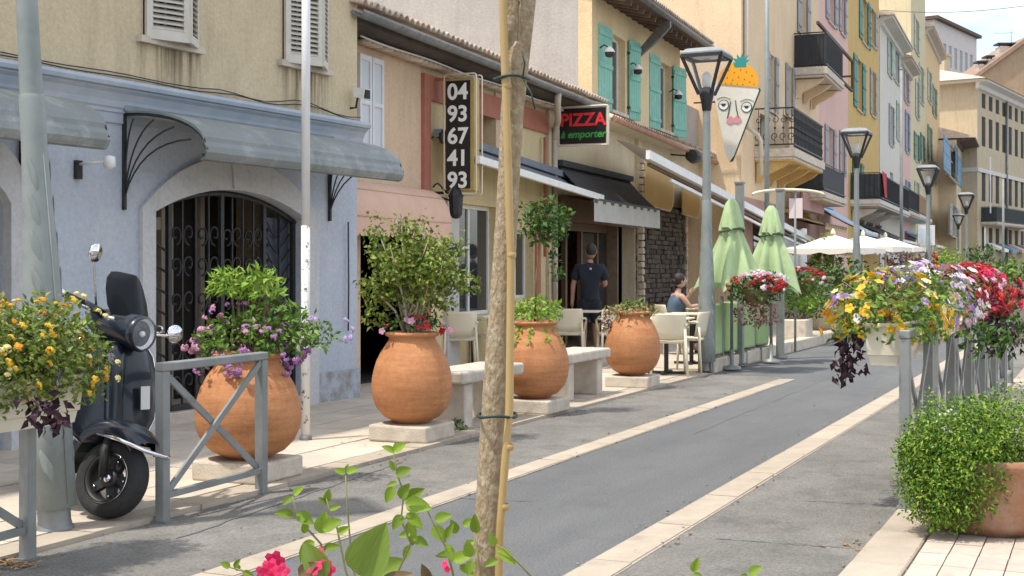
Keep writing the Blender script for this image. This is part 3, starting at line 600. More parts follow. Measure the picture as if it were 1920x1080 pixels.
# ---------------------------------------------------------------- pizzeria and green shutter building
YEL2 = plaster('warm_yellow_plaster', (.70,.55,.33), .9, .3, dirt=(.56,.44,.28), dscale=1.5)
GREYW = plaster('grey_beige_render', (.43,.40,.365), .88, .35, dirt=(.36,.335,.315), dscale=.8, dpos=(.42,.62))
MINT = pm('mint_shutter_paint', (.20,.46,.36), (.16,.40,.31), scale=4, rough=.65, dirt=(.30,.52,.44), dscale=5)
OCHRE = plaster('ochre_plaster', (.60,.40,.16), .85, .4)
STONE = pm('stacked_stone', (.10,.078,.058), (.05,.038,.03), scale=6, rough=.95, rnd=.4, bump=.5, bscale=40)
bD = T('building', 'yellow two storey building with mint green shutters above the pizzeria', 'building', FD, (2, 0, 0))
tD0, tD1 = FD.tx(1110), FD.tx(1275); zl = 4.22
g1 = (FD.tx(1146), FD.tx(1172), 4.36, 5.78); g2 = (FD.tx(1236), FD.tx(1258), 4.36, 5.78)
wall(bD, 'upper_wall', YEL2, tD0, tD1, zl, 6.29, [g1, g2], 0)
bD.part('gable_wall', MB().prism([(.262,3.3),(8.4,3.3),(8.4,8.4),(3.8,7.9),(.262,6.29)], tD0, tD0+.3, 'yz'), GREYW)
bD.part('rear_volume', MB().box(tD0+.31, tD1-.01, .5, 8.3, 3.3, 6.29), YEL2)
for k, (g, xs) in enumerate(((g1, ((1117, 1143), (1176, 1189))), (g2, ((1200, 1234), (1259, 1273))))):
    window(bD, *g, frame=WHITEP)
    for i, (xa, xb) in enumerate(xs):
        a, b = FD.tx(xa), FD.tx(xb); wd = min(b-a, .72); ang = (R(-14) if i == 0 else R(10)); mb = shutter_mb(wd, 1.52, planks=5)
        px_ = (b if i == 0 else a)
        Mx = Matrix.Translation((px_, -.04, 4.30)) @ Matrix.Rotation(R(-3) if i == 0 else R(-10), 4, 'Z') @ (Matrix.Scale(-1, 4, (1,0,0)) if i == 0 else Matrix())
        so_ = bD.part('shutter', mb.xf(Mx), MINT)
        bD.part('hinge', MB().box(px_-.02, px_+.02, -.06, -.0, 4.5, 4.54).box(px_-.02, px_+.02, -.06, -.0, 5.55, 5.59), IRON, so_)
EAV = pm('brown_rafter', (.085,.055,.038), (.14,.09,.06), scale=7, rough=.85)
bD.part('eave_board', MB().prism([(-.62,6.27),(-.62,6.35),(.4,6.61),(.4,6.53)], tD0-.1, tD1+.55, 'yz'), EAV)
bD.part('roof', MB().prism([(-.66,6.36),(-.66,6.41),(3.8,8.1),(3.8,8.0)], tD0-.12, tD1+.57, 'yz'), TILE)
bD.part('gutter', MB().tube([(tD0-.1,-.70,6.29), (tD1+.55,-.70,6.29)], .06, 10), pm('dark_gutter', (.07,.065,.06), (.12,.11,.10), rough=.5))
rf = MB().box(-.04, .04, -.6, .1, -.06, .04).mesh('rafter', mat=EAV)
for i in range(16): bD.inst('rafter', rf, (tD0+.1+i*.42, 0, 6.33), (R(14),0,0))
for i in range(46): bD.inst('eave_tile', gen, (tD0-.05+i*.148, -.62, 6.42), (R(20),0,U(-.03,.03)))
bD.part('gutter_box', MB().prism([(-.72,6.24),(-.72,6.11),(-.5,5.89),(-.06,5.54),(-.03,5.64),(-.4,6.04),(-.55,6.24)], 5.0, 5.12, 'yz'), MATS['dark_gutter'])
# ground floor
op1 = (FD.tx(1046), FD.tx(1190), 0.0, 2.62); op2 = (FD.tx(1278), FD.tx(1330), 0.0, 2.7)
CREAMW = plaster('cream_fascia_plaster', (.62,.52,.36), .88, .35)
wall(bD, 'ground_floor_wall', CREAMW, 0.0, FD.tx(1332), 0, zl-.12, [op1, op2], 0)
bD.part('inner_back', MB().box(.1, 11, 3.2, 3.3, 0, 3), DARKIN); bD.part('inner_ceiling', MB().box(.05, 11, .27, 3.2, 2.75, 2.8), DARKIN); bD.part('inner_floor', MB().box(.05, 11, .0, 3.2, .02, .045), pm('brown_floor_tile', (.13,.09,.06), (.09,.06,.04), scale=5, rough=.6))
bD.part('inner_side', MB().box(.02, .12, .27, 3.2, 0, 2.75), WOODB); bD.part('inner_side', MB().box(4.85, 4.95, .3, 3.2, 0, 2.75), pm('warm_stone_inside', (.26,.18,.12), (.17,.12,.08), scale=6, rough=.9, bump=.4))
for x, h in ((FD.tx(1070), 2.4), (FD.tx(1112), 2.4), (FD.tx(1140), 2.4), (FD.tx(1168), 2.4), (FD.tx(1186), 2.4)):
    bD.part('door_frame', MB().box(x-.05, x+.05, .5, .58, .04, h), WOODB)
bD.part('door_head', MB().box(op1[0], op1[1], .49, .59, 2.1, 2.25), WOODB); bD.part('door_glass', MB().box(FD.tx(1141), FD.tx(1167), .53, .54, .4, 2.08), PANE); bD.part('door_glass', MB().box(FD.tx(1169), FD.tx(1185), .53, .54, .4, 2.08), PANE); bD.part('door_glass', MB().box(FD.tx(1071), FD.tx(1098), .53, .54, .5, 2.08), PANE)
bD.part('shop_fascia', MB().box(op1[0]+.02, op1[1]-.02, -.06, -.002, 2.2, 2.6), WOODB)
bD.part('cream_pilaster', MB().box(FD.tx(1190)+.02, FD.tx(1190)+.2, -.08, -.002, 2.6, zl-.13), CREAMW)
st0, st1 = FD.tx(1197), FD.tx(1275); stw = bD.part('stone_wall', MB().box(st0, st1, -.06, -.002, 0.02, 2.75), DARKIN)
sm_ = [MB().box(-l/2, l/2, -.07, .02, -.045, .045).mesh('stone', mat=STONE) for l in (.17, .25, .34)]
z = .09; 
while z < 2.7:
    x = st0+.02
    while x < st1-.1:
        k = rng.randrange(3); l = (.17,.25,.34)[k]
        if x+l > st1: l = .17; k = 0
        bD.inst('stone', sm_[k], (x+l/2, -.06+U(-.03,.02), z), (U(-.05,.05),U(-.03,.03),U(-.06,.06)), stw, (1,1,U(.8,1.05))); x += l+.008
    z += .098
QS = pm('lit_edge_pale', (.62,.52,.40), (.44,.36,.27), scale=9, rough=.9, rnd=.2, bump=.4); qm = MB().box(-.085, .085, -.06, .06, -.065, .065).mesh('lit_edge_quoin', mat=QS)
for i in range(27): bD.inst('lit_edge_quoin', qm, (FD.tx(1193)+U(-.02,.02), -.1+U(-.015,.015), .12+i*.137), (U(-.1,.1),U(-.1,.1),U(-.15,.15)), stw, (U(.75,1.1),1,U(.85,1)), bev=.015)  # pale colour puts the lit edge of the pilaster into these stones
for i in range(20): bD.inst('lit_edge_quoin', qm, (FD.tx(1276)+U(-.02,.02), -.1, .5+i*.137), (U(-.1,.1),U(-.1,.1),U(-.15,.15)), stw, (.7,1,1), bev=.015)
# projecting tile ledge over the ground floor
la, lb_ = FD.tx(1158, -.35), 15.0
bD.part('ledge', MB().prism([(-.36,zl-.20),(-.36,zl-.14),(0,zl+.02),(0,zl-.26)], la-.5, lb_, 'yz'), CREAMW)
bD.part('ledge_gutter', MB().tube([(la-.45,-.42,zl-.17), (lb_,-.42,zl-.40)], .055, 8), pm('red_brown_gutter', (.26,.13,.08), (.36,.20,.13), scale=6, rough=.7))
lt = MB().loft([[(r*math.cos(a), y, r*math.sin(a)) for a in [math.pi*i/5 for i in range(6)]] for y, r in ((-.2,.07), (.2,.06))], close=False).mesh('ledge_tile', mat=TILE)
for i in range(70): bD.inst('ledge_tile', lt, (la-.4+i*.16, -.20, zl-.085), (R(22),0,0))
bD.part('low_wing', MB().box(tD1+.02, 15.0, .3, 6, 0, 5.1), GREYW); wall(bD, 'low_wing_front', GREYW, tD1+.02, 15.0, zl+.03, 5.15, (), .02)
wall(bD, 'wing_ground_floor', OCHRE, FD.tx(1332)+.01, 15.0, 0, zl-.15, [(12, 14.6, .1, 2.7)], 0)
for (x, y, o) in ((1143, 95, 'above the pizza sign'), (1196, 128, 'between the two mint green windows'), (1272, 176, 'at the right end of the yellow wall')):
    t0, z = FD.px(x, y, -.2); q = T('wall_lantern', 'small dark wall lantern with white hood '+o, 'wall lamp', FD, (t0, 0, z)); q.part('arm', MB().tube([(t0,0,z+.05),(t0,-.1,z+.11),(t0,-.2,z+.05)], .014, 6), IRON); q.part('hood', MB().lathe([(.02,.08),(.07,.03),(.10,-.02),(.095,-.03)], 12, (t0,-.2,z)), WHITEP); q.part('body', MB().lathe([(.085,-.031),(.08,-.1),(.03,-.12),(.01,-.121)], 12, (t0,-.2,z)), IRON)
t0, z = FD.px(1296, 293, -.45); q = T('wall_speaker', 'black loudspeaker under the tile ledge beside the first street lamp', 'loudspeaker', FD, (t0, 0, z)); q.part('cabinet', MB().lathe([(.01,-.2),(.11,-.18),(.16,.05),(.15,.16),(.01,.17)], 14, (t0,-.5,z), axis='x'), IRON); q.part('bracket', MB().tube([(t0,0,z+.05),(t0,-.5,z)], .02, 6), IRON); q.part('grille', MB().lathe([(.135,-.199),(.13,-.21),(.02,-.215)], 14, (t0-.01,-.5,z), axis='x'), DARKIN)
# awnings along the restaurant row
BLK = pm('black_canvas', (.03,.03,.034), (.05,.05,.055), rough=.85); GREYV = pm('grey_clear_valance', (.36,.35,.33), (.46,.45,.42), scale=3, rough=.5)
flat_awning('awning', 'black canvas awning with grey valance over the pizzeria door', FD, .35, 4.55, 3.1, 2.52, .62, BLK, IRON, .05, val=.34, valm=GREYV)
CRC = pm('cream_canvas', (.84,.80,.72), (.80,.75,.66), scale=3, rough=.9)
p0 = FD.px(1215, 290, -1.6); p1 = FD.px(1525, 452, -1.6)
q = T('awning', 'long cream retractable awning running down the restaurant row', 'awning', FD, (p0[0], 0, 2.6)); n = 16; r0 = []; r1 = []; r2 = []
for i in range(n+1):
    k = i/n; x = p0[0]+(p1[0]-p0[0])*k; zf = p0[1]+(p1[1]-p0[1])*k; xx = max(x, 2.2+k*8.5)
    r0.append((x, -1.6, zf+.07)); r1.append((xx*.5+x*.5, -1.0, zf+.30)); r2.append((xx, -.45, zf+.47))
q.part('canvas', MB().loft([r0, r1, r2], close=False), CRC)
q.part('front_rail', MB().bar((p0[0],-1.6,p0[1]), (p1[0],-1.6,p1[1]), .07, .14), WHITEP); q.part('lower_rail', MB().bar((p0[0]+1.6,-1.55,p0[1]-.30), (p1[0],-1.55,p1[1]-.27), .05, .05), WHITEP)
q.part('side_rail', MB().bar((p0[0]+.4,-1.5,p0[1]-.12), (p1[0],-1.5,p1[1]-.13), .05, .05), WOODB)
OC2 = pm('ochre_canvas', (.50,.33,.12), (.44,.28,.10), scale=2, rough=.8, bump=.05)
def blind(x0, x1, y0, y1, off, lb):
    a, z1 = FD.px(x0, y0, off); b = FD.tx(x1, off); z0 = FD.px(x0, y1, off)[1]; r = .35; pts = [(a, z1), (a, z0+.05)]+[(b-r+r*math.sin(R(i*15)), z0+r-r*math.cos(R(i*15))) for i in range(7)]+[(b, z1)]
    q = T('canvas_blind', lb, 'blind', FD, (a, off, z0)); q.part('cloth', MB().prism(pts, off-.01, off+.01), OC2); q.part('hem', MB().tube([(p[0], off, p[1]) for p in pts[1:]], .02, 6), CREAMW)
    q.part('top_tube', MB().tube([(a, off, z1+.02), (b, off, z1+.02)], .035, 8), WHITEP)
blind(1208, 1262, 300, 388, -.16, 'ochre canvas blind with rounded corner beside the pizzeria awning'); blind(1279, 1312, 352, 405, -.2, 'ochre canvas blind hanging in the dark restaurant opening')
# ---------------------------------------------------------------- street front beyond, all on one building line
def fbld(label, x0, x1, ztop, m, wins, depth=9, roof=None, z0=0, pos=None, f=FE, y=0, eave=.35, tt=None):
    a, b = tt or (f.tx(x0, y), f.tx(x1, y)); t = T('building', label, 'building', f, (a, y, 0)); hs = []
    for wn in wins:
        h = hole(f, wn[0], wn[1], wn[2], wn[3], y); hs.append((max(h[0], a+.05), min(h[1], b-.05), max(h[2], .05), min(h[3], ztop-.3)))
    wall(t, 'front_wall', m, a, b, z0, ztop, hs, y); t.part('side_wall', MB().box(a+.003, b-.003, y+.262, y+depth, z0, ztop-.002), m)
    for wn, h in zip(wins, hs): window(t, *h, sh=wn[4] if len(wn) > 4 else None, y=y, leaf=wn[5] if len(wn) > 5 else 1, sides=wn[6] if len(wn) > 6 else (1,1))
    if roof: t.part('cornice', MB().prism([(y-.001,ztop-.35),(y-.12,ztop-.3),(y-.14,ztop-.12),(y-eave,ztop),(y-eave,ztop+.10),(y-.001,ztop+.10)], a, b, 'yz'), roof); t.part('roof', MB().prism([(y-eave-.05,ztop+.102),(y-eave-.05,ztop+.18),(y+depth/2,ztop+1.6),(y+depth,ztop+.3),(y+depth,ztop+.102)], a-.1, b+.1, 'yz'), TILE)
    return t, a, b
GREYS = pm('grey_shutter_paint', (.34,.35,.36), (.28,.29,.30), scale=5, rough=.7); DGREEN = pm('deep_green_shutter', (.035,.17,.125), (.05,.21,.15), scale=4, rough=.6); LBLUE = pm('blue_shutter_paint', (.12,.24,.36), (.16,.29,.41), scale=4, rough=.65); PGREEN = pm('pale_green_shutter', (.38,.46,.38), (.32,.41,.33), scale=4, rough=.65)
APRI = plaster('apricot_plaster', (.76,.58,.38), .92, .3); PINK = plaster('pink_plaster', (.70,.47,.41), .93, .2); YEL3 = plaster('golden_yellow_plaster', (.62,.43,.17), .9, .3); WHT = plaster('white_plaster', (.66,.63,.56), .92, .4); ORNG = plaster('pale_orange_plaster', (.70,.50,.28), .9, .3); PYEL = plaster('pale_straw_plaster', (.66,.57,.37), .9, .3)
t, a, b = fbld('tall apricot building with iron balconies and grey shutters', 1390, 1535, 10.3, APRI,
    [(1441,1452,98,205,GREYS,.95), (1476,1484,120,215,GREYS,.9), (1500,1512,-60,64,GREYS,.9), (1425,1440,212,282), (1470,1480,215,300)], 10)
balcony(t, 7.1, 10.6, 7.07, .95, 1.0, bars=.09, canvas=BLK, thick=.2); brackets(t, (7.4, 8.8, 10.2), 7.0, .95, APRI)
r = balcony(t, 1.5, 6.3, 4.32, 1.0, 1.0, bars=0, slab=LIME, thick=.2); brackets(t, (1.7, 3.2, 4.7, 6.1), 4.25, 1.0, OCHRE)
bl = MB().tube(spiral((0,.30), .10, .03, -1.57, 4.6, 12, 0), .01, 4).tube(spiral((0,.70), .10, .03, 1.57, 7.6, 12, 0), .01, 4).bar((0,0,.08), (0,0,.95), .014).ball((0,0,.5), .03, 6, 5).mesh('ornate_baluster', mat=IRON)
for i in range(5): t.inst('ornate_baluster', bl, (1.545, -.9+i*.2, 4.32), (0,0,R(90)), r)
for i in range(22): t.inst('ornate_baluster', bl, (1.65+i*.21, -.95, 4.32), (0,0,0), r)
t.part('canvas_screen', MB().box(1.7, 6.2, -.93, -.922, 4.36, 5.28), pm('charcoal_mesh', (.045,.045,.045), (.07,.07,.068), rough=.9))
balcony(t, 6.7, 11.2, 3.55, .95, .82, bars=0, canvas=BLK); t.part('ochre_soffit', MB().box(1.55, 6.25, -.94, -.01, 4.02, 4.045), OCHRE)
t.part('plinth_wall', MB().box(.02, 11.7, -.03, -.002, .0, 3.1), pm('dusty_pink_shopfront', (.40,.25,.20), (.33,.20,.16), scale=3, rough=.85)); t.part('shop_window', MB().box(1.2, 4.6, -.05, -.031, .5, 2.6), PANE); t.part('shop_window', MB().box(5.4, 9.2, -.05, -.031, .5, 2.6), PANE)
tp, z = FE.px(1402, 150); q = T('downpipe', 'cream downpipe with swan neck at the corner of the apricot building', 'downpipe', FE, (.25, 0, 3)); q.part('pipe', MB().tube([(.25,-.06,9), (.25,-.06,4.9), (.3,-.1,4.72), (.45,-.3,4.55), (.5,-.36,4.4), (.5,-.36,3.6)], .055, 8), CREAM); q.part('clip', MB().tube([(.25,-.06,6), (.25,-.06,6.06)], .07, 8), ZINC)
fbld('narrow pink building beside the apricot balconies', 1535, 1590, 11.8, PINK, [(1553,1564,-40,38,GREYS,.9), (1576,1583,-20,60,GREYS,.9), (1551,1562,235,330,GREYS,.9), (1576,1582,245,330,GREYS,.9)])
t, a, b = fbld('golden yellow building with deep green shutters', 1590, 1648, 13.6, YEL3, [(1616,1626,-10,76,DGREEN,1.1), (1606,1616,106,203,DGREEN,1.2), (1634,1640,130,215,GREYS,1), (1603,1613,300,360,DGREEN,1), (1632,1640,10,80,GREYS,1)])
balcony(t, a+.5, b+2.5, 3.95, 1.1, 1.0, bars=.16, slab=WHT, canvas=pm('dark_slate_screen', (.03,.04,.045), (.05,.06,.065), rough=.8)); brackets(t, (a+1, a+4, a+7), 3.85, 1.1, WHT)
q = T('red_cloth', 'red cloth hung over the balcony rail behind the second street lamp', 'cloth', FE, (a+1.2, -1.1, 4.9)); q.part('cloth_panel', MB().loft([[(a+.9+j*.09, -1.11-.03*math.sin(j*1.3)-.02*k, 5.0-k*.95/5) for j in range(9)] for k in range(6)], close=False), pm('red_fabric', (.55,.07,.06), (.42,.04,.05), scale=3, rough=.9)); q.part('raspberry_towel', MB().loft([[(a+1.8+j*.07, -1.12-.03*math.sin(j*1.7), 4.98-k*.8/5) for j in range(7)] for k in range(6)], close=False), pm('raspberry_fabric', (.40,.03,.14), rough=.9))
t, a, b = fbld('white building with projecting eave and pale green shutters', 1650, 1690, 12.4, WHT, [(1677,1684,80,150,PGREEN,1), (1666,1671,65,140,PGREEN,.9), (1668,1674,195,270,GREYS,.6), (1669,1675,322,348), (1682,1687,190,260,PGREEN,.7)], roof=WHT, eave=.55)
balcony(t, a+1, b-1.0, 4.1, 1.0, 1.0, bars=.25, slab=LIME, canvas=MATS['dark_slate_screen'])
t, a, b = fbld('slim rosy building with bright blue shutters', 1690, 1708, 12.0, PINK, [(1699,1703,208,285,LBLUE,1.2), (1697,1702,120,190,GREYS,1), (1700,1704,338,400,LBLUE,1.2)], roof=LIME, eave=.5)
balcony(t, a+.3, b+3, 4.2, .9, 1.0, bars=0, slab=WHT, canvas=pm('rusty_brown_screen', (.25,.13,.06), (.32,.17,.08), scale=4, rough=.9))
fbld('tall straw yellow building rising above the white eaves', 1708, 1735, 21.5, PYEL, [(1716,1721,30,95,PGREEN,1), (1718,1722,150,220,PGREEN,1), (1727,1731,250,300,DGREEN,1.1), (1716,1721,248,300,DGREEN,1.1), (1717,1722,340,400,PGREEN,1), (1725,1730,120,190,PGREEN,1)])
fbld('pale orange building next to the straw yellow one', 1735, 1762, 16.2, ORNG, [(1741,1745,130,190,PGREEN,1), (1750,1754,160,215,DGREEN,1.1), (1741,1745,235,300,DGREEN,1.1), (1750,1754,300,345,PGREEN,1), (1741,1745,340,400,PGREEN,1)], roof=LIME, eave=.5)
FM = Frame(*FE.w((66.5, -1.2, 0))[:2], 21.5); t, a, b = fbld('low building with pair of slate blue shutters under a brown eave', 0, 0, 10.4, CREAMW, [(1776,1780,262,325,LBLUE,1.5), (1789,1792,268,325,LBLUE,1.5), (1780,1785,380,440,GREYS,1)], roof=EAV, eave=1.2, f=FM, tt=(0, 21), depth=7)
# end of the street: long cream block turning to the right
FJ = Frame(34.2, 98, 33); CJ = plaster('pale_cream_render', (.55,.46,.32), .88, .45)
bJ = T('building', 'long cream block with rows of dark narrow windows closing the street', 'building', FJ, (0, 0, 0)); jh = 15.2; hs = []
for (ya, yb_) in ((172, 200), (216, 272), (318, 376), (425, 470)):
    z1 = EYE+(HY-ya)/F*98.5; z0 = EYE+(HY-yb_)/F*98.5
    for i in range(9): hs.append((1.3+i*2.15, 2.5+i*2.15, z0, z1))
wall(bJ, 'front_wall', CJ, 0, 30, 0, jh, hs); bJ.part('side_wall', MB().box(.002, 29.99, .262, 12, 0, jh-.002), CJ)
for h in hs: bJ.part('window', MB().box(h[0]+.02, h[1]-.02, .05, .09, h[2]+.02, h[3]-.02), DARKIN)
bJ.part('cornice', MB().prism([(-.001,jh-.6),(-.2,jh-.5),(-.25,jh-.2),(-.7,jh),(-.7,jh+.15),(-.001,jh+.15)], -.5, 30, 'yz'), WHT); bJ.part('gable_cornice', MB().box(-.6, -.001, -.7, 12.4, jh-.05, jh+.15), WHT)
bJ.part('roof', MB().add([(-.8,-.8,jh+.152),(30,-.8,jh+.152),(30,12.6,jh+.152),(-.8,12.6,jh+.152),(5,6,jh+2.3),(30,6,jh+2.3)], [(0,1,5,4),(2,3,4,5),(3,0,4),(1,2,5),(0,3,2,1)]), TILE)
bJ.part('string_course', MB().box(-.08, 30, -.08, -.002, 8.6, 8.9).box(-.08, -.002, -.002, 12, 8.6, 8.9), WHT)
balcony(bJ, 1.0, 14, 4.9, 1.2, 1.15, bars=.3, canvas=MATS['dark_slate_screen'])
bJ.part('banner_sign', MB().box(-.3, -.05, -1.0, -.95, 5.5, 9.6), pm('pale_lilac_sign', (.56,.52,.56), rough=.7))
for i in range(6): bJ.part('downpipe' if i == 0 else 'shop_awning', MB().tube([(8.9,-.1,0), (8.9,-.1,jh)], .09, 8) if i == 0 else MB().prism([(-.05,3.4),(-1.2,2.9),(-1.2,2.7),(-.05,3.2)], 1+i*3.4-2, 3.2+i*3.4-2, 'yz'), ZINC if i == 0 else (CRC, LBLUE, SAL, SLATE, CRC)[i-1])
for (t0_, yy, h_, w_) in ((4.5, 7, 3.4, 1.2), (9, 8, 4.6, .9), (13.5, 6, 3.2, 1.8)): bJ.part('chimney', MB().box(t0_, t0_+w_, yy, yy+1.2, jh+.9, jh+.9+h_).box(t0_-.15, t0_+w_+.15, yy-.15, yy+1.35, jh+.9+h_+.25, jh+1.05+h_+.25).box(t0_+.1, t0_+.25, yy+.1, yy+.25, jh+.9+h_, jh+1.15+h_), (CJ, LIME, CJ)[0])
FK = Frame(*at(1752, 0, 145)[:2], 36); bK = T('building', 'distant pale tower block above the tiled roofs', 'building', FK, (0,0,0)); kh = EYE+(HY-36)/F*145; hs = []
for r_ in range(2):
    for i in range(7): hs.append((1.1+i*1.9, 2.1+i*1.9, kh-4.6-r_*4.6, kh-2.2-r_*4.6))
KW = plaster('distant_pale_render', (.62,.57,.53), .92, .2)
wall(bK, 'front_wall', KW, 0, 15, 0, kh, hs); bK.part('side_wall', MB().box(.002, 14.99, .262, 12, 0, kh-.01), KW); bK.part('roof_edge', MB().box(-.4, 15.4, -.5, 12, kh+.002, kh+.35), EAV)
for h in hs: bK.part('window', MB().box(h[0], h[1], .08, .12, h[2], h[3]), GREYS)
FL_ = Frame(*at(1838, 0, 122)[:2], 90); bL = T('building', 'brown gabled house rising behind the cream block at the right edge', 'building', FL_, (0,0,0)); kz = lambda y: EYE+(HY-y)/F*122
LW = plaster('brown_stone_render', (.36,.27,.18), .85, .4); DT = pm('weathered_dark_tile', (.24,.16,.115), (.32,.22,.16), scale=3, rough=.9)
bL.part('gable_wall', MB().prism([(0,0),(9,0),(9,kz(52)),(4.6,kz(74)),(0,kz(142))], 0, 9), LW); bL.part('roof', MB().prism([(-.5,kz(148)),(4.6,kz(72)),(9,kz(50)),(9,kz(44)),(4.4,kz(66)),(-.6,kz(141))], -.4, 9.2), DT)
for (x0, x1, y0, y1) in ((1.0, 1.5, 128, 108), (2.1, 3.6, 104, 84), (.2, .9, 150, 118)):
    ch = bL.part('chimney', MB().box(x0, x1, 1, 2, kz(y0)-1, kz(y1)), LIME); bL.part('chimney_cap', MB().box(x0-.15, x1+.15, .85, 2.15, kz(y1)+.22, kz(y1)+.36), IRON, ch); bL.part('cap_leg', MB().box(x0+.02, x0+.12, 1.1, 1.2, kz(y1), kz(y1)+.22), IRON, ch); bL.part('cap_leg', MB().box(x1-.12, x1-.02, 1.1, 1.2, kz(y1), kz(y1)+.22), IRON, ch)
bL.part('antenna', MB().tube([(3.4,1.5,kz(90)), (3.4,1.5,kz(52))], .035, 5).tube([(1.8,1.5,kz(57)), (3.6,1.5,kz(56))], .025, 5), ZINC)
# ================================================================ STREET FURNITURE
LAMPG = pm('lamp_post_grey', (.20,.23,.22), (.26,.285,.275), scale=3, rough=.5, bump=.03, dirt=(.16,.18,.17), dscale=4, dpos=(.5,.8))
LGLASS = glass('lantern_glass', (.75,.78,.80), .14, .05)
def make_lamp():
    t = T('street_lamp', '', 'street lamp', W, (0,0,0), 'street lamps along the kerb', local=True)
    t.part('foot', MB().lathe([(.001,0),(.10,0),(.10,.02),(.09,.03),(.085,.06),(.085,.12)], 20), ZINC)
    lo = t.part('lower_shaft', MB().lathe([(.09,.12),(.118,.13),(.115,.5),(.108,1.0),(.092,1.45),(.072,1.85),(.066,2.05),(.066,2.28),(.060,2.30)], 20), LAMPG)
    rb = MB().tube([(math.cos(s*.11), math.sin(s*.11), -.02*s) for s in range(7)], [.025,.05,.055,.055,.055,.05,.02], 5).mesh('rib', mat=LAMPG)
    for k in range(9):
        z = .42+k*.19; r_ = .1135 if z < 1 else .1135-(z-1)*.042
        for a in (0, 2.1, 4.2): t.inst('rib', rb, (0, 0, z), (0,0,a-2.2), lo, (r_, r_, 1))
    t.part('seam', MB().tube([(.062*math.cos(-1.0)*1.02, .062*math.sin(-1.0)*1.02, 2.0), (.118*math.cos(-1.0), .118*math.sin(-1.0), .9), (.119*math.cos(-1.0), .119*math.sin(-1.0), .15)], .005, 5), LAMPG, lo)
    t.part('upper_shaft', MB().lathe([(.060,2.29),(.056,2.6),(.050,3.56)], 16), LAMPG)
    t.part('collar', MB().lathe([(.055,3.5),(.062,3.52),(.075,3.62),(.10,3.72),(.10,3.80),(.05,3.82)], 16), IRON)
    fr = MB(); B, H2, z0, z1 = .085, .27, 3.72, 4.22
    cs = [(1,1),(-1,1),(-1,-1),(1,-1)]
    for sx, sy in cs: fr.bar((sx*B,sy*B,z0), (sx*H2,sy*H2,z1), .035, .035)
    for (p, q) in zip(cs, cs[1:]+cs[:1]): fr.bar((p[0]*H2,p[1]*H2,z1), (q[0]*H2,q[1]*H2,z1), .04, .04)
    la = t.part('lantern_frame', fr, IRON)
    gl = MB()
    for (p, q) in zip(cs, cs[1:]+cs[:1]): gl.add([(p[0]*B*.97,p[1]*B*.97,z0), (q[0]*B*.97,q[1]*B*.97,z0), (q[0]*H2*.97,q[1]*H2*.97,z1), (p[0]*H2*.97,p[1]*H2*.97,z1)], [(0,1,2,3)])
    t.part('lantern_glass', gl, LGLASS, la)
    t.part('cap', MB().loft([[(sx*r_, sy*r_, z) for sx, sy in cs] for r_, z in ((.285,4.245),(.285,4.265),(.22,4.32),(.10,4.345),(.01,4.35))], sm=False), pm('lamp_cap_grey', (.20,.215,.22), (.26,.275,.28), rough=.45))
    t.part('reflector', MB().lathe([(.05,4.20),(.16,4.21),(.20,4.23)], 16), WHITEP); t.part('lamp_bulb', MB().lathe([(.04,3.82),(.06,3.86),(.065,3.98),(.03,4.02),(.01,4.03)], 12), WHITEP)
    return t.o
lamp = make_lamp()
def lamp_at(o, p, rz, lb, tilt=(0,0)):
    o.location = p; o.rotation_euler = (tilt[0], tilt[1], rz); o['label'] = lb
p = at(103, 1002, 3500/497); lamp_at(lamp, (p.x, p.y, 0.02), R(25), 'leaning grey lamp post at the left edge beside the scooter', (0, R(-2.9)))
def gpos(x, y, z=0): return at(x, y, (EYE-z)*F/(y-HY))
L1 = gpos(1325, 700)
for (x, dist, lb) in ((1325, L1.y, 'beside the closed green parasols'), (1606, 28.1, 'second of the row, before the yellow house'), (1740, 38.0, 'third of the row, before the orange house'), (1812, 51.5, 'fourth of the row, before the cream block'), (1797, 71, 'smallest and farthest of the row')):
    c = copy_tree(lamp); lamp_at(c, ((x-960)/F*dist, dist, .03), R(66), 'grey street lamp with black lantern, '+lb)
# slim poles
PEEL = pm('peeling_white_pole', (.74,.73,.71), (.68,.67,.65), scale=7, rough=.6, dirt=(.13,.10,.085), dscale=16, dpos=(.56,.62), sc3=(1,1,.4))
CLEANW = pm('white_pole_paint', (.74,.74,.74), (.68,.68,.68), scale=5, rough=.5)
p = gpos(573, 832); q = T('white_pole', 'thin white pole with peeling paint in front of the iron gate', 'pole', W, (p.x, p.y, .03)); q.part('lower_shaft', MB().tube([(p.x,p.y,.03), (p.x,p.y,1.75)], .036, 14), PEEL, label='peeling lower shaft'); q.part('upper_shaft', MB().tube([(p.x,p.y,1.75), (p.x+.005,p.y,4.6)], .035, 14), CLEANW); q.part('foot', MB().lathe([(.05,.03),(.05,.06),(.037,.065)], 14, (p.x,p.y,0)), ZINC); q.part('cap', MB().ball((p.x+.005,p.y,4.6), .045, 10, 6), CLEANW)
for (x, dist, h, r_, lb) in ((1438, 27.5, 9, .055, 'slim grey pole rising in front of the apricot building'), (1690, 44, 8, .06, 'slim grey pole in front of the rosy building'), (1881, 60, 5.5, .06, 'slim grey pole before the cream block at far right'), (1847, 64, 3.4, .05, 'short slim pole near the far parasols')):
    X = (x-960)/F*dist; q = T('pole', lb, 'pole', W, (X, dist, 0)); q.part('shaft', MB().tube([(X,dist,0), (X,dist,h)], [r_, r_*.8], 10), LAMPG); q.part('cap', MB().ball((X,dist,h), r_, 8, 5), ZINC); q.part('foot', MB().lathe([(r_*2,.0),(r_*2,.12),(r_*1.1,.16)], 12, (X,dist,0)), ZINC)
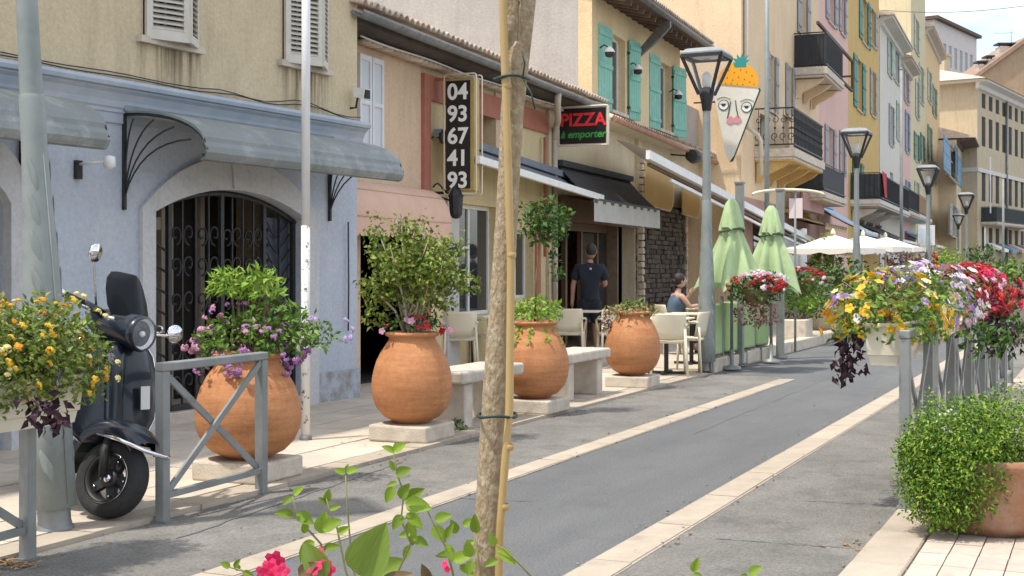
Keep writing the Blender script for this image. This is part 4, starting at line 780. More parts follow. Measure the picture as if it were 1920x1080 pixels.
# cross braced barriers
def barrier(p0, p1, h, lb, grp, z0=.0, x=.04):
    d = Vector((p1[0]-p0[0], p1[1]-p0[1])); ln = d.length; rz = math.atan2(d.y, d.x)
    t = T('barrier', lb, 'barrier', W, (p0[0], p0[1], z0), grp, rot=rz)
    for e in (0, ln): po = t.part('post', MB().box(e-.03, e+.03, -.03, .03, 0, h), GREYM, bev=.004); t.part('base_plate', MB().box(e-.045, e+.045, -.045, .045, 0, .012), ZINC, po)
    t.part('top_rail', MB().box(-.032, ln+.032, -.032, .032, h+.001, h+.05), GREYM, bev=.006); t.part('bottom_rail', MB().box(.03, ln-.03, -.018, .018, .13, .165), GREYM)
    t.part('diagonal', MB().bar((.03,-.012,.17), (ln-.03,-.012,h-.01), .016, x), GREYM); t.part('diagonal', MB().bar((.03,.012,h-.01), (ln-.03,.012,.17), .016, x), GREYM)
    return t
BG = 'grey cross-braced barriers along the kerbs'
a = gpos(305, 980); b = gpos(490, 926); barrier((a.x,a.y), (b.x,b.y), .835, 'grey cross-braced barrier in front of the large left jar', BG)
c = gpos(52, 1050); d = (b-a).normalized(); barrier((c.x-d.x*1.05, c.y-d.y*1.05), (c.x, c.y), .80, 'grey cross-braced barrier at the left edge carrying a flower box', BG)
pu, pv = 7.72, 1.03
names = ('nearest barrier of the right hand row, beside the bushy planter', 'second barrier of the right hand row', 'third barrier of the right hand row', 'fourth barrier of the right hand row', 'fifth barrier of the right hand row', 'sixth barrier of the right hand row', 'seventh and farthest barrier of the right hand row')
for i in range(7):
    a = S.w((pu+i*1.32, pv, 0)); b = S.w((pu+i*1.32+1.08, pv, 0)); barrier(a[:2], b[:2], .95, 'grey cross-braced '+names[i], BG, .06)
# ---------------------------------------------------------------- plants
def dome(n, c, rad, size, mb, flat=.35, inner=.45, wd=.5, low=-.35):
    c = Vector(c); rad = Vector(rad)
    for i in range(n):
        while 1:
            d = rv()
            if d.z > low: break
        k = inner+(1-inner)*U(0,1)**.6; k *= 1+.12*math.sin(d.x*9+c.x*5)*math.cos(d.y*8+d.z*7)
        p = c+Vector((d.x*rad.x, d.y*rad.y, d.z*rad.z))*k; nn = (d+Vector((0,0,flat))+rv()*.6).normalized(); ax = (d*.6+rv()*.9+Vector((0,0,-.1))).normalized()
        l = size*U(.6,1.35); mb.leaf(p, ax, nn, l, l*wd)
LEAFA = green('fresh_leaf', [(.045,.10,.012),(.09,.18,.02),(.16,.27,.035),(.06,.13,.016),(.24,.34,.08)]); LEAFB = green('deep_leaf', [(.02,.058,.01),(.04,.10,.014),(.08,.17,.022),(.03,.075,.012)]); LEAFY = green('lime_leaf', [(.20,.34,.03),(.28,.42,.05),(.14,.26,.03),(.33,.46,.08)])
LEAFP = green('dark_purple_leaf', [(.018,.008,.014),(.03,.012,.02),(.05,.02,.03)], .1); LEAFR = green('dusty_rose_leaf', [(.20,.09,.09),(.28,.15,.13),(.14,.06,.07),(.16,.16,.06)], .2); LEAFO = green('olive_leaf', [(.11,.18,.02),(.18,.27,.035),(.075,.13,.016),(.23,.22,.045),(.28,.38,.09)])
BARK = pm('grey_bark', (.34,.28,.20), (.22,.175,.125), scale=26, rough=.95, bump=.8, bscale=45, dirt=(.46,.42,.35), dscale=14, dpos=(.45,.65), sc3=(1,1,.35)); TWIG = pm('brown_twig', (.22,.15,.08), (.14,.10,.05), scale=10, rough=.9); SOIL = pm('soil', (.05,.035,.025), (.08,.055,.04), scale=20, rough=1, bump=.5)
def pmesh(kind, m, r=.022):
    mb = MB()
    if kind == 'head':           # lantana: a rounded head of tiny florets
        for i in range(16):
            d = rv(); d.z = abs(d.z)*.8; p = d*r*.75; u = d.cross(Vector((.3,.2,1))).normalized(); v = d.cross(u); s_ = r*.42
            mb.add([p+d*r*.3, p+u*s_, p+v*s_, p-u*s_, p-v*s_], [(0,1,2),(0,2,3),(0,3,4),(0,4,1)])
    else:                        # open flower: five petals round a throat
        for k in range(5):
            a = 2*math.pi*k/5; d = Vector((math.cos(a), math.sin(a), .22)); s_ = Vector((-math.sin(a), math.cos(a), 0))
            mb.add([(0,0,-.003), d*r*.55+s_*r*.46, d*r*1.05+s_*r*.25-Vector((0,0,r*.12)), d*r*1.05-s_*r*.25-Vector((0,0,r*.12)), d*r*.55-s_*r*.46, d*r*.6+Vector((0,0,r*.05))], [(0,1,5),(1,2,5),(2,3,5),(3,4,5),(4,0,5)])
    return mb.mesh('flower', mat=m)
def fm(n, c, c2=None): return pm(n, c, c2 or tuple(v*.75 for v in c), scale=40, rough=.6, trans=.25, rnd=.12)
FL = {'y': fm('yellow_petal', (.85,.53,.03)), 'o': fm('amber_petal', (.82,.36,.015)), 'v': fm('violet_petal', (.34,.22,.58)), 'l': fm('lilac_petal', (.62,.46,.74)), 'w': fm('white_petal', (.82,.76,.78)), 'p': fm('pink_petal', (.78,.40,.55)), 'r': fm('red_petal', (.50,.015,.02)), 'd': fm('dark_red_petal', (.22,.008,.018)), 'm': fm('magenta_petal', (.78,.025,.13)), 'k': fm('mauve_petal', (.52,.24,.52)), 'c': fm('lemon_petal', (.85,.75,.30))}
FMESH = {k: (pmesh('petal', m), pmesh('head', m)) for k, m in FL.items()}
def flowers(t, n, c, rad, cols, size=1., kind=0, low=-.2, k0=.92, front=None, name='flower', cl=(2,5)):
    c = Vector(c); rad = Vector(rad); d0 = None; left = 0
    for i in range(n):
        if left <= 0:
            left = rng.randrange(*cl); cc = rng.choice(cols)
            while 1:
                d0 = rv()
                if d0.z > low and (front is None or d0.dot(front) > -.25): break
        left -= 1; d = (d0+rv()*.2).normalized()
        p = c+Vector((d.x*rad.x, d.y*rad.y, d.z*rad.z))*U(k0, 1.06); nn = (d+Vector((0,-.25,.25))+rv()*.35).normalized()
        e = nn.to_track_quat('Z', 'Y').to_euler(); k = size*U(.75,1.25); t.inst(name, FMESH[cc if U(0,1) < .8 else rng.choice(cols)][kind], p, e, scale=(k,k,k))
BOXC = pm('cream_box_plastic', (.70,.64,.50), (.64,.58,.45), scale=5, rough=.55, dirt=(.52,.46,.35), dscale=6, dpos=(.55,.8))
def flower_box(lb, o, d, ln, z, hh=.22, wd=.20):
    """o: world xy of one end, d: unit direction"""
    t = T('flower_box', lb, 'flower box', W, (o[0], o[1], z), 'cream flower boxes hung on the barriers', rot=math.atan2(d[1], d[0])); w2, w1 = wd/2, wd*.36
    t.part('trough', MB().loft([[(x0, -y0, zz), (x1, -y0, zz), (x1, y0, zz), (x0, y0, zz)] for x0, x1, y0, zz in ((.03, ln-.03, w1, 0), (.02, ln-.02, w1+.01, .055), (.012, ln-.012, w1+.018, .06), (0, ln, w2, hh))], sm=False), BOXC)
    t.part('rim', MB().box(-.012, ln+.012, -w2-.012, w2+.012, hh+.001, hh+.022), BOXC, bev=.004); t.part('soil', MB().box(.01, ln-.01, -w2+.01, w2-.01, hh+.022, hh+.03), SOIL)
    t.part('hook', MB().bar((ln*.3,w2,hh+.01), (ln*.3,w2+.08,hh+.03), .02, .006), ZINC); return t
def box_plant(lb, o, d, ln, z, specs, fol, fl, hang=None, rz=.26, ry=.30, nleaf=1500, size=.045, cx=.5, low=-.55):
    t = T('flowering_plant', lb, 'flowers', W, (o[0], o[1], z), 'flowering plants in the barrier boxes', rot=math.atan2(d[1], d[0])); mb = MB()
    k = max(2, round(ln/.3))
    for i in range(k): dome(nleaf//k, (ln*(i+.5)/k, U(-.04,.04), .03), (ln/k*.9+.06, ry*U(.9,1.1), rz*U(.85,1.1)), size, mb, low=low)
    t.part('foliage', mb, fol, kind='stuff')
    st = MB()
    for i in range(26): x = U(.05, ln-.05); st.tube([(x, U(-.05,.05), -.02), (x+U(-.05,.05), U(-.1,.1), rz*.4), (x+U(-.12,.12), U(-ry,ry)*.8, rz*U(.7,1))], .003, 4)
    t.part('stems', st, TWIG, kind='stuff')
    for (n, cols, sz, kd, sub, rr) in fl:
        for i in range(n//6+1):
            e = U(*sub); flowers(t, 6, (ln*(e+U(-.05,.05)), 0, .03), (.13, ry*rr, rz*rr), cols, sz, kd, low=low*.8)
    if hang:
        hm = MB()
        for i in range(hang[0]):
            x = U(*hang[2])*ln; y0 = hang[3]*U(.3,.55); zz = U(-.10,-.03); L_ = U(.15, hang[4])
            for j in range(20): p = (x+U(-.05,.05), y0+U(-.05,.05)+.05*j/20*hang[3], zz-L_*j/20); hm.leaf(p, rv()+Vector((0,0,-.9)), rv()+Vector((0,hang[3],.3)), .06, .036, .2)
        t.part('trailing_foliage', hm, hang[1], kind='stuff')
    return t
dS = S.d
# right hand row of boxes on the road side of the barriers
cfg = [('yellow and violet pansies spilling from the nearest right hand box', LEAFA, [(210, 'yyyoc', 1.3, 0, (.0,1.), 1.03), (50, 'vvl', 1.2, 0, (.0,.9), 1.05), (24, 'wcy', 1.2, 0, (.1,1), 1.05), (16, 'oo', 1.3, 0, (.4,1), 1.0)], (6, LEAFP, (.0,.25), .45, .26)),
       ('lilac and white flowers of the second right hand box', LEAFA, [(220, 'wwlp', 1.5, 0, (0,1), 1.1), (50, 'v', 1.3, 0, (0,1), 1.05), (30, 'yr', 1.3, 0, (0,1), 1.0)], (6, LEAFB, (.2,.9), -1, .25)),
       ('white and crimson petunias of the third right hand box', LEAFB, [(120, 'wpp', 1.6, 0, (0,1), 1.1), (160, 'rrd', 1.6, 0, (0,1), 1.0)], (10, LEAFP, (.1,.9), -1, .3)),
       ('red and pink geraniums of the fourth right hand box', LEAFB, [(130, 'rrd', 1.8, 1, (0,1), 1.05), (60, 'pm', 1.8, 1, (0,1), 1.05), (20, 'w', 1.2, 0, (0,1), 1.05)], (8, LEAFB, (.1,.9), -1, .25)),
       ('bright red and magenta geraniums of the fifth right hand box', LEAFB, [(70, 'rrr', 1.8, 1, (0,1), 1.08), (40, 'mp', 1.8, 1, (0,1), 1.08)], None),
       ('crimson flowers of the farthest right hand box', LEAFB, [(60, 'rdm', 2., 1, (0,1), 1.05)], None)]
ordn = ('nearest', 'second', 'third', 'fourth', 'fifth', 'farthest')
for i, (lb, fol, fl, hang) in enumerate(cfg):
    o = S.w((pu+i*1.32+.08, pv+.135, 0)); flower_box('cream plastic flower box hung on the %s barrier of the right hand row' % ('sixth' if i == 5 else ordn[i]), o, dS, .92, .85); box_plant(lb, o, dS, .92, 1.09, None, fol, fl, hang, rz=.30 if i else .27, ry=.34, nleaf=1900 if i < 3 else 1200)
# left box
o = gpos(52, 1050); dl = Vector((b.x-a.x, b.y-a.y)).normalized(); o = (o.x-dl.x*.80+.05, o.y-dl.y*.80-.13)
flower_box('cream plastic flower box on the barrier at the left edge', o, dl, 1.05, .66, .21, .22); box_plant('yellow lantana with violet blooms in the left edge flower box', o, dl, 1.07, .90, None, LEAFO, [(190, 'yyyyyoc', .9, 1, (.15,1.0), 1.02), (6, 'vl', .9, 0, (.1,1), 1.02), (10, 'c', .9, 1, (.2,1), 1.0)], (3, LEAFP, (.36,.52), -1, .12), rz=.33, ry=.28, nleaf=10000, size=.036)
# ---------------------------------------------------------------- terracotta jars on stone plinths
prof = [(.01,0),(.125,0),(.14,.012),(.225,.058),(.285,.13),(.317,.215),(.327,.30),(.324,.375),(.311,.45),(.288,.53),(.253,.605),(.216,.665),(.194,.703),(.186,.72),(.19,.73),(.215,.742),(.222,.757),(.215,.77),(.195,.775),(.175,.765),(.165,.70)]
JARB = pm('terracotta_banded', (.39,.16,.06), (.52,.235,.098), rnd=.08, streak=.35, grain=.12, gscale=30, scale=2.4, rough=.78, bump=.2, bscale=22, sc3=(1,1,9), dirt=(.64,.36,.19), dscale=1.8, dpos=(.55,.85))
jars = []
for (x, y, k, hs, lb) in ((443, 908, 1.06, .84, 'largest terracotta jar, behind the cross-braced barrier'), (763, 831, 1.0, .95, 'terracotta jar between the white pole and the first stone bench'), (1000, 777, 1.01, .95, 'terracotta jar behind the young tree trunk between the two benches'), (1187, 728, 1.0, .97, 'terracotta jar past the second bench, beside the bistro tables')):
    p = gpos(x, y, .03); c = Vector((p.x+.02, p.y+.28, 0)); pl = T('stone_plinth', 'pale stone plinth under the '+lb, 'plinth', W, (c.x, c.y, .03), 'stone plinths under the jars', rot=S.ang+U(-.05,.05))
    pl.part('block', MB().box(-.26, .26, -.26, .26, 0, .13), LIME, bev=.015, seg=2)
    j = T('terracotta_jar', lb, 'jar', W, (c.x, c.y, .16), 'terracotta jars along the pavement', rot=U(0,6))
    j.part('jar_body', MB().lathe([(r_*k, z*k*hs) for r_, z in prof], 40, wob=lambda t, i: 1+.006*math.sin(3*t+i*.4)), JARB); j.part('soil', MB().disc(.165*k, .70*k*hs, 24), SOIL); jars.append((c, .16+.763*k*hs, k))
# their plants
def shrub(lb, c, z, parts, grp='plants growing in the terracotta jars', cat='plant'):
    t = T('jar_plant', lb, cat, W, (c.x, c.y, z), grp); return t
c, z, k = jars[0]; t = shrub('bushy green plant with mauve blossom trailing over the largest jar', c, z, 0); mb = MB()
dome(520, (c.x-.02, c.y, z+.08), (.33,.3,.20), .05, mb, low=-.5); dome(420, (c.x+.16, c.y+.02, z+.16), (.26,.2,.22), .055, mb); dome(300, (c.x+.36, c.y, z+.10), (.22,.18,.16), .05, mb)
t.part('foliage', mb, LEAFA, kind='stuff'); mb = MB(); dome(380, (c.x-.13, c.y, z+.44), (.12,.12,.13), .055, mb, wd=.28); dome(300, (c.x+.08, c.y, z+.43), (.14,.12,.15), .06, mb, wd=.4); t.part('upright_foliage', mb, LEAFY, kind='stuff')
mb = MB()
for i in range(12): x = U(-.2,.3); mb.tube([(c.x+x*.3, c.y, z-.05), (c.x+x*.7, c.y+U(-.06,.06), z+.22), (c.x+x, c.y+U(-.06,.06), z+U(.3,.5))], .005, 5)
t.part('stems', mb, TWIG); flowers(t, 130, (c.x-.02, c.y-.02, z+.02), (.40,.32,.20), 'kkp', 1.15, 1, low=-.75); flowers(t, 16, (c.x+.45, c.y, z+.16), (.26,.14,.10), 'kl', .9, 1, low=-.6); flowers(t, 14, (c.x-.02, c.y, z+.24), (.3,.2,.10), 'kp', .9, 1)
c, z, k = jars[1]; t = shrub('tall olive green shrub with pale twisted stems in the second jar', c, z, 0); st = MB(); mb = MB()
for i in range(15):
    a = U(0,6.28); e = U(.15,.42); h = U(.45,.92); x1, y1 = e*math.cos(a), e*math.sin(a)*.8
    pts = [(c.x+.05*math.cos(a), c.y+.05*math.sin(a), z-.05), (c.x+x1*.4, c.y+y1*.4, z+h*.4), (c.x+x1*.7+U(-.05,.05), c.y+y1*.7, z+h*.72), (c.x+x1, c.y+y1, z+h)]
    st.tube(pts, [.013,.010,.007,.003], 5)
    for w_ in range(7):
        f_ = U(.35,1.0); p = Vector(pts[1]).lerp(Vector(pts[3]), f_); dome(32, p, (.13,.12,.12), .046, mb, inner=.2, low=-1, wd=.6)
for (dx, dz) in ((.34,.46),(.44,.40),(-.33,.35),(-.28,.15),(.0,.80),(.22,.25),(-.2,.6),(.2,.62),(-.1,.3),(.1,.45)): dome(110, (c.x+dx, c.y, z+dz), (.14,.12,.11), .046, mb, inner=.2, low=-1, wd=.6)
t.part('stems', st, pm('pale_stem', (.50,.43,.33), (.36,.30,.22), scale=14, rough=.9)); t.part('foliage', mb, LEAFO, kind='stuff'); mb = MB(); dome(260, (c.x, c.y, z+.05), (.26,.22,.12), .045, mb, low=-.1); t.part('ground_leaves', mb, LEAFB, kind='stuff'); flowers(t, 9, (c.x, c.y, z+.06), (.28,.2,.1), 'rp', 1.2, 0)
for dx in (.24, .28, -.2): flowers(t, 5, (c.x+dx, c.y-.1, z+.02), (.06,.06,.05), 'rp', 1.2, 0)
c, z, k = jars[2]; t = shrub('small standard tree above lime green leaves trailing down the third jar', c, z, 0); mb = MB(); dome(420, (c.x+.02, c.y, z+.08), (.26,.22,.15), .055, mb)
for i in range(10):
    a = U(-2.6,-.3)
    for j in range(9): q_ = j/9; rr = .2+.1*q_; mb.leaf((c.x+rr*math.cos(a)+U(-.02,.02), c.y+rr*math.sin(a), z-.05-U(.1,.32)*q_), rv()+Vector((0,0,-.8)), (math.cos(a),math.sin(a),.3), .05, .032)
t.part('trailing_leaves', mb, LEAFY, kind='stuff'); t.part('trunk', MB().tube([(c.x,c.y,z-.06), (c.x+.01,c.y,z+.4), (c.x+.06,c.y,z+.95)], [.014,.012,.010], 6), TWIG); mb = MB(); dome(560, (c.x+.10, c.y, z+.97), (.27,.24,.23), .066, mb, inner=.15, low=-1); dome(60, (c.x+.2, c.y, z+.55), (.08,.08,.16), .06, mb, inner=.2, low=-1); t.part('crown', mb, LEAFB, kind='stuff')
c, z, k = jars[3]; t = shrub('low bronze and green succulents topping the fourth jar', c, z, 0); mb = MB(); dome(360, (c.x, c.y, z+.0), (.32,.28,.09), .055, mb, low=-.3); t.part('foliage', mb, green('bronze_leaf', [(.24,.15,.07),(.20,.22,.07),(.32,.26,.12),(.14,.18,.05)]), kind='stuff'); mb = MB(); dome(90, (c.x-.3, c.y, z-.12), (.08,.1,.16), .05, mb, low=-1); t.part('trailing_leaves', mb, LEAFR, kind='stuff'); mb = MB(); dome(60, (c.x+.02, c.y, z+.08), (.12,.1,.08), .06, mb); t.part('upright_leaves', mb, LEAFA, kind='stuff')
# ---------------------------------------------------------------- stone benches
def bench(u, v, lb, tag=None):
    t = T('stone_bench', lb, 'bench', S, (u, v, .03), 'stone benches between the jars')
    BEN = pm('bench_stone', (.60,.54,.46), (.45,.40,.34), scale=9, rough=.9, bump=.3, bscale=60, dirt=(.24,.20,.17), dscale=4, dpos=(.56,.8))
    s_ = t.part('seat_slab', MB().box(u-.12, u+1.18, v-.04, v+.42, .425, .53), BEN, bev=.02, seg=2)
    for e in (0, .86): t.part('leg', MB().box(u+e, u+e+.16, v, v+.38, .03, .424), BEN, bev=.012)
    return t
def bpt(x, y): u, v = S.g(x, y, .03); return u, v
u, v = bpt(868, 806); bench(u, v-.02, 'stone bench beside the second jar, partly behind the tree trunk'); u, v = bpt(1066, 754); bench(u, v, 'stone bench between the third and fourth jars')
p = gpos(855, 806, .03); mb = MB(); dome(120, (p.x, p.y, .05), (.09,.07,.06), .03, mb); single('weed', mb, LEAFB, 'small weed growing at the foot of the first stone bench', 'weed', W, (p.x, p.y, .03))
# ---------------------------------------------------------------- bistro chairs and tables
def make_chair():
    t = T('bistro_chair', '', 'chair', W, (0,0,0), 'cream bistro chairs', local=True)
    t.part('seat', MB().loft([[(sx*w_, sy, z+.012*abs(sx)) for sx in (-1,-.5,0,.5,1)]+[(sx*w_, sy, z-.025) for sx in (1,.5,0,-.5,-1)] for sy, w_, z in ((-.20,.19,.44),(-.05,.215,.445),(.12,.215,.45),(.22,.20,.44))]), CREAMP)
    rings = []
    for z, w_, y in ((.47,.20,-.215),(.56,.215,-.235),(.68,.22,-.255),(.78,.215,-.275),(.80,.20,-.278)):
        rings.append([(sx*w_, y+.05*sx*sx, z) for sx in (-1,-.6,-.2,.2,.6,1)]+[(sx*w_, y+.05*sx*sx-.016, z) for sx in (1,.6,.2,-.2,-.6,-1)])
    t.part('backrest', MB().loft(rings), CREAMP)
    for sx in (-1, 1):
        t.part('leg', MB().tube([(sx*.20,-.235,.60), (sx*.215,-.25,.30), (sx*.235,-.28,0)], [.018,.019,.015], 8), CREAMP); t.part('leg', MB().tube([(sx*.19,.20,.44), (sx*.215,.23,0)], [.02,.015], 8), CREAMP)
        t.part('armrest', MB().tube([(sx*.215,-.24,.66), (sx*.235,0,.655), (sx*.235,.14,.63), (sx*.21,.19,.52), (sx*.195,.2,.45)], .015, 7), CREAMP)
    return t.o
def make_table():
    t = T('bistro_table', '', 'table', W, (0,0,0), 'bistro tables with cream tops', local=True)
    t.part('table_top', MB().box(-.32, .32, -.32, .32, .71, .735), CREAMP, bev=.02, seg=2); t.part('column', MB().lathe([(.03,.03),(.03,.70)], 12), IRON)
    t.part('base', MB().lathe([(.01,.035),(.03,.04),(.05,.035)], 12).bar((-.25,0,.02), (.25,0,.02), .06, .03).bar((0,-.25,.02), (0,.25,.02), .06, .03), IRON); return t.o
chair = make_chair(); table = make_table(); n_ = [0]
def place(o, p, rz, lb): o.location = p; o.rotation_euler = (0,0,rz); o['label'] = lb
cs = [(862, 697, R(4), 'cream bistro chair seen from behind, between the second jar and the trunk'), (1068, 682, R(-8), 'cream bistro chair under the hand of the standing man'), (1152, 684, R(6), 'cream bistro chair half hidden behind the fourth jar'), (1256, 704, R(-6), 'cream bistro chair right of the fourth jar, its back to the street'), (1291, 697, R(62), 'cream bistro chair turned sideways next to the first lamp post'), (925, 690, R(150), 'cream bistro chair glimpsed behind the tree trunk')]
for i, (x, y, rz, lb) in enumerate(cs): p = gpos(x, y, .035); place(chair if i == 0 else copy_tree(chair), (p.x, p.y+.1, .035), rz, lb)
ts_ = [(886, 694, .35, 'bistro table behind the first stone bench'), (1251, 702, .1, 'bistro table with cream top right of the fourth jar'), (1300, 684, .2, 'bistro table behind the first full lamp post'), (1092, 680, .9, 'bistro table by the pizzeria door')]
for i, (x, y, dy, lb) in enumerate(ts_): p = gpos(x, y, .035); place(table if i == 0 else copy_tree(table), (p.x, p.y+dy, .035), S.ang+R(5*i), lb)
# ---------------------------------------------------------------- scooter
BLKP = pm('dark_blue_black_paint', (.008,.012,.020), (.010,.015,.026), rough=.3, coat=.35, spec=.35); RUB = pm('tyre_rubber', (.018,.018,.019), (.028,.028,.028), scale=30, rough=.85, bump=.3, bscale=120); CHR = pm('chrome', (.75,.75,.76), (.70,.70,.71), rough=.15, metal=1); BPL = pm('black_plastic', (.012,.012,.013), (.02,.02,.02), rough=.55); TINT = pm('tinted_screen', (.006,.008,.010), (.009,.011,.013), rough=.35, spec=.12)
p = gpos(203, 972, .03); sco = T('scooter', 'dark blue black scooter with tinted flyscreen parked behind the lamp post', 'scooter', W, (p.x, p.y, .03), rot=R(-54), tilt=(R(-6.5), 0)); sco.o.scale = (1.05, 1.05, .995)
ST = Matrix.Translation((-.03, 0, .3)) @ Matrix.Rotation(R(30), 4, Vector((-.38, 0, .92))) @ Matrix.Translation((.03, 0, -.3))      # handlebar turned left
wheelprof = [(.135,-.045),(.165,-.058),(.195,-.056),(.212,-.035),(.217,0),(.212,.035),(.195,.056),(.165,.058),(.135,.045)]
def wheel(c, M):
    wv_ = sco.part('wheel', MB().lathe([(.02,-.03),(.05,-.034),(.052,.034),(.02,.03)], 16, c, axis='y').xf(M), BPL)
    sco.part('tyre', MB().lathe(wheelprof, 40, c, axis='y').xf(M), RUB, wv_); sco.part('rim', MB().lathe([(.136,-.046),(.142,-.052),(.128,-.05),(.118,-.03),(.118,.03),(.128,.05),(.142,.052),(.136,.046)], 36, c, axis='y').xf(M), BPL, wv_); sco.part('rim_edge', MB().lathe([(.139,-.0535),(.143,-.052),(.139,-.0505)], 36, c, axis='y').xf(M), CHR, wv_)
    for k in range(5):
        a = 2*math.pi*k/5; d = Vector((math.cos(a), 0, math.sin(a))); sco.part('spoke', MB().bar(Vector(c)+d*.04, Vector(c)+d*.125, .05, .034, (0,1,0)).xf(M), BPL, wv_); sco.part('bolt', MB().ball(Vector(c)+d*.1+Vector((0,-.027,0)), .008, 6, 4).xf(M), CHR, wv_)
    sco.part('hub_cap', MB().lathe([(.026,-.036),(.024,-.052),(.001,-.056)], 14, c, axis='y').xf(M), CHR, wv_)
wheel((0,0,.217), ST); wheel((-1.28,0,.217), Matrix())
rings = []
for i in range(15):
    a = R(48+i*9.6); q = i/14; Rr = .25+.02*math.sin(q*3.1); wd = .105+.035*math.sin(min(1, q*1.3)*math.pi)
    rings.append([(Rr*math.cos(a)*(1+.10*math.cos(b_)) if 0 else (Rr+.065*math.cos(b_))*math.cos(a), wd*math.sin(b_), .217+(Rr+.065*math.cos(b_))*math.sin(a)) for b_ in [R(-118+j*23.6) for j in range(11)]])
sco.part('front_fender', MB().loft(rings, close=False).xf(ST), BLKP)
sco.part('fender_bumper', MB().tube([(-.05,-.15,.44), (.10,-.145,.43), (.24,-.10,.40), (.295,0,.39), (.24,.10,.40), (.10,.145,.43), (-.05,.15,.44)], .011, 8).xf(ST), CHR)
sco.part('fork', MB().tube([(0,-.075,.217), (-.04,-.07,.36), (-.08,0,.5), (-.2,0,.9)], [.022,.028,.035,.035], 8).xf(ST), BPL)
def shield(z, w_, x, bow, th=.035): return [(x-bow*(abs(s_)**2.2), s_*w_, z) for s_ in [-1+j*.2 for j in range(11)]]+[(x-th-bow*(abs(s_)**2.2), s_*w_*.96, z) for s_ in [1-j*.2 for j in range(11)]]
lv = [(.40,.15,-.08,.04),(.46,.22,-.085,.07),(.54,.265,-.095,.09),(.66,.28,-.115,.10),(.80,.275,-.145,.11),(.90,.25,-.165,.11),(.96,.20,-.18,.08),(.99,.13,-.185,.04)]
ls = sco.part('leg_shield', MB().loft([shield(*l) for l in lv]), BLKP)
ed = [(shield(*l)[0]) for l in lv][::1]+[shield(*l)[10] for l in lv][::-1]; sco.part('shield_trim', MB().tube(ed, .006, 6), CHR, ls)
sco.part('horn_cover', MB().loft([[(x+.045*(1-abs(s_)**2), s_*w_, z) for s_ in (-1,-.6,-.2,.2,.6,1)]+[(x-.02, s_*w_*.8, z) for s_ in (1,.6,.2,-.2,-.6,-1)] for z, w_, x in ((.44,.035,-.085),(.55,.05,-.10),(.72,.055,-.13),(.90,.06,-.165),(.98,.04,-.185))]), BLKP, ls)
sco.part('sticker', MB().add([(-.155,.125,.60), (-.18,.185,.605), (-.20,.18,.735), (-.175,.12,.73)], [(0,1,2,3)]).xf(Matrix.Translation((.065,.02,0))), WHITEP, ls, label='white number plate sticker'); sco.part('glove_box', MB().box(-.42, -.27, -.17, .17, .5, .84), BPL, ls, bev=.03, seg=2)
sco.part('floorboard', MB().loft([[(x, -w_, z), (x, w_, z), (x, w_, z-.06), (x, -w_, z-.06)] for x, w_, z in ((-.18,.15,.40),(-.35,.21,.30),(-.7,.22,.28),(-.85,.2,.32))], sm=False), BPL)
bd = sco.part('rear_body', MB().loft([[(x, w_*math.cos(a), z+h*math.sin(a)) for a in [R(k*30) for k in range(12)]] for x, w_, z, h in ((-.78,.10,.55,.16),(-.9,.21,.55,.22),(-1.15,.25,.53,.24),(-1.4,.2,.56,.2),(-1.62,.10,.60,.12))]), BLKP)
sco.part('seat', MB().loft([[(x, w_*math.cos(a), z+h*max(-.4, math.sin(a))) for a in [R(k*30) for k in range(12)]] for x, w_, z, h in ((-.76,.08,.76,.05),(-.9,.14,.78,.07),(-1.2,.16,.80,.08),(-1.5,.13,.82,.06),(-1.6,.06,.82,.03))]), BPL)
hs_ = sco.part('headset', MB().loft([[(x, w_*math.cos(a), z+h*math.sin(a)) for a in [R(k*30) for k in range(12)]] for x, w_, z, h in ((-.40,.06,1.06,.05),(-.34,.17,1.06,.085),(-.22,.175,1.055,.11),(-.12,.11,1.045,.103),(-.095,.098,1.04,.098))]).xf(ST), BLKP)
hl = sco.part('headlight', MB().lathe([(.102,-.115),(.105,-.085),(.095,-.068),(.088,-.066)], 28, (0,0,1.04), axis='x').xf(ST), BLKP)
sco.part('reflector', MB().lathe([(.088,-.078),(.07,-.10),(.02,-.115),(.001,-.116)], 28, (0,0,1.04), axis='x').xf(ST), pm('headlight_reflector', (.85,.87,.88), (.5,.51,.52), scale=22, rough=.3, metal=.1), hl); sco.part('bulb', MB().ball((-.085,0,1.04), .018, 8, 6).xf(ST), WHITEP, hl); sco.part('lens', MB().lathe([(.092,-.067),(.06,-.056),(.001,-.05)], 28, (0,0,1.04), axis='x').xf(ST), glass('clear_lens', (.9,.93,.95), .12, .03), hl)
rg = []
for z, w_, x in ((1.08,.13,-.10),(1.15,.17,-.135),(1.24,.17,-.18),(1.31,.15,-.215),(1.355,.11,-.235),(1.372,.055,-.245)): rg.append([(x-.09*s_*s_, s_*w_, z) for s_ in [-1+j*.2 for j in range(11)]])
sco.part('flyscreen', MB().loft(rg, close=False).xf(ST), TINT); sco.part('flyscreen_base', MB().tube([(p_[0]+.004, p_[1], p_[2]) for p_ in rg[0]], .012, 6).xf(ST), BPL)
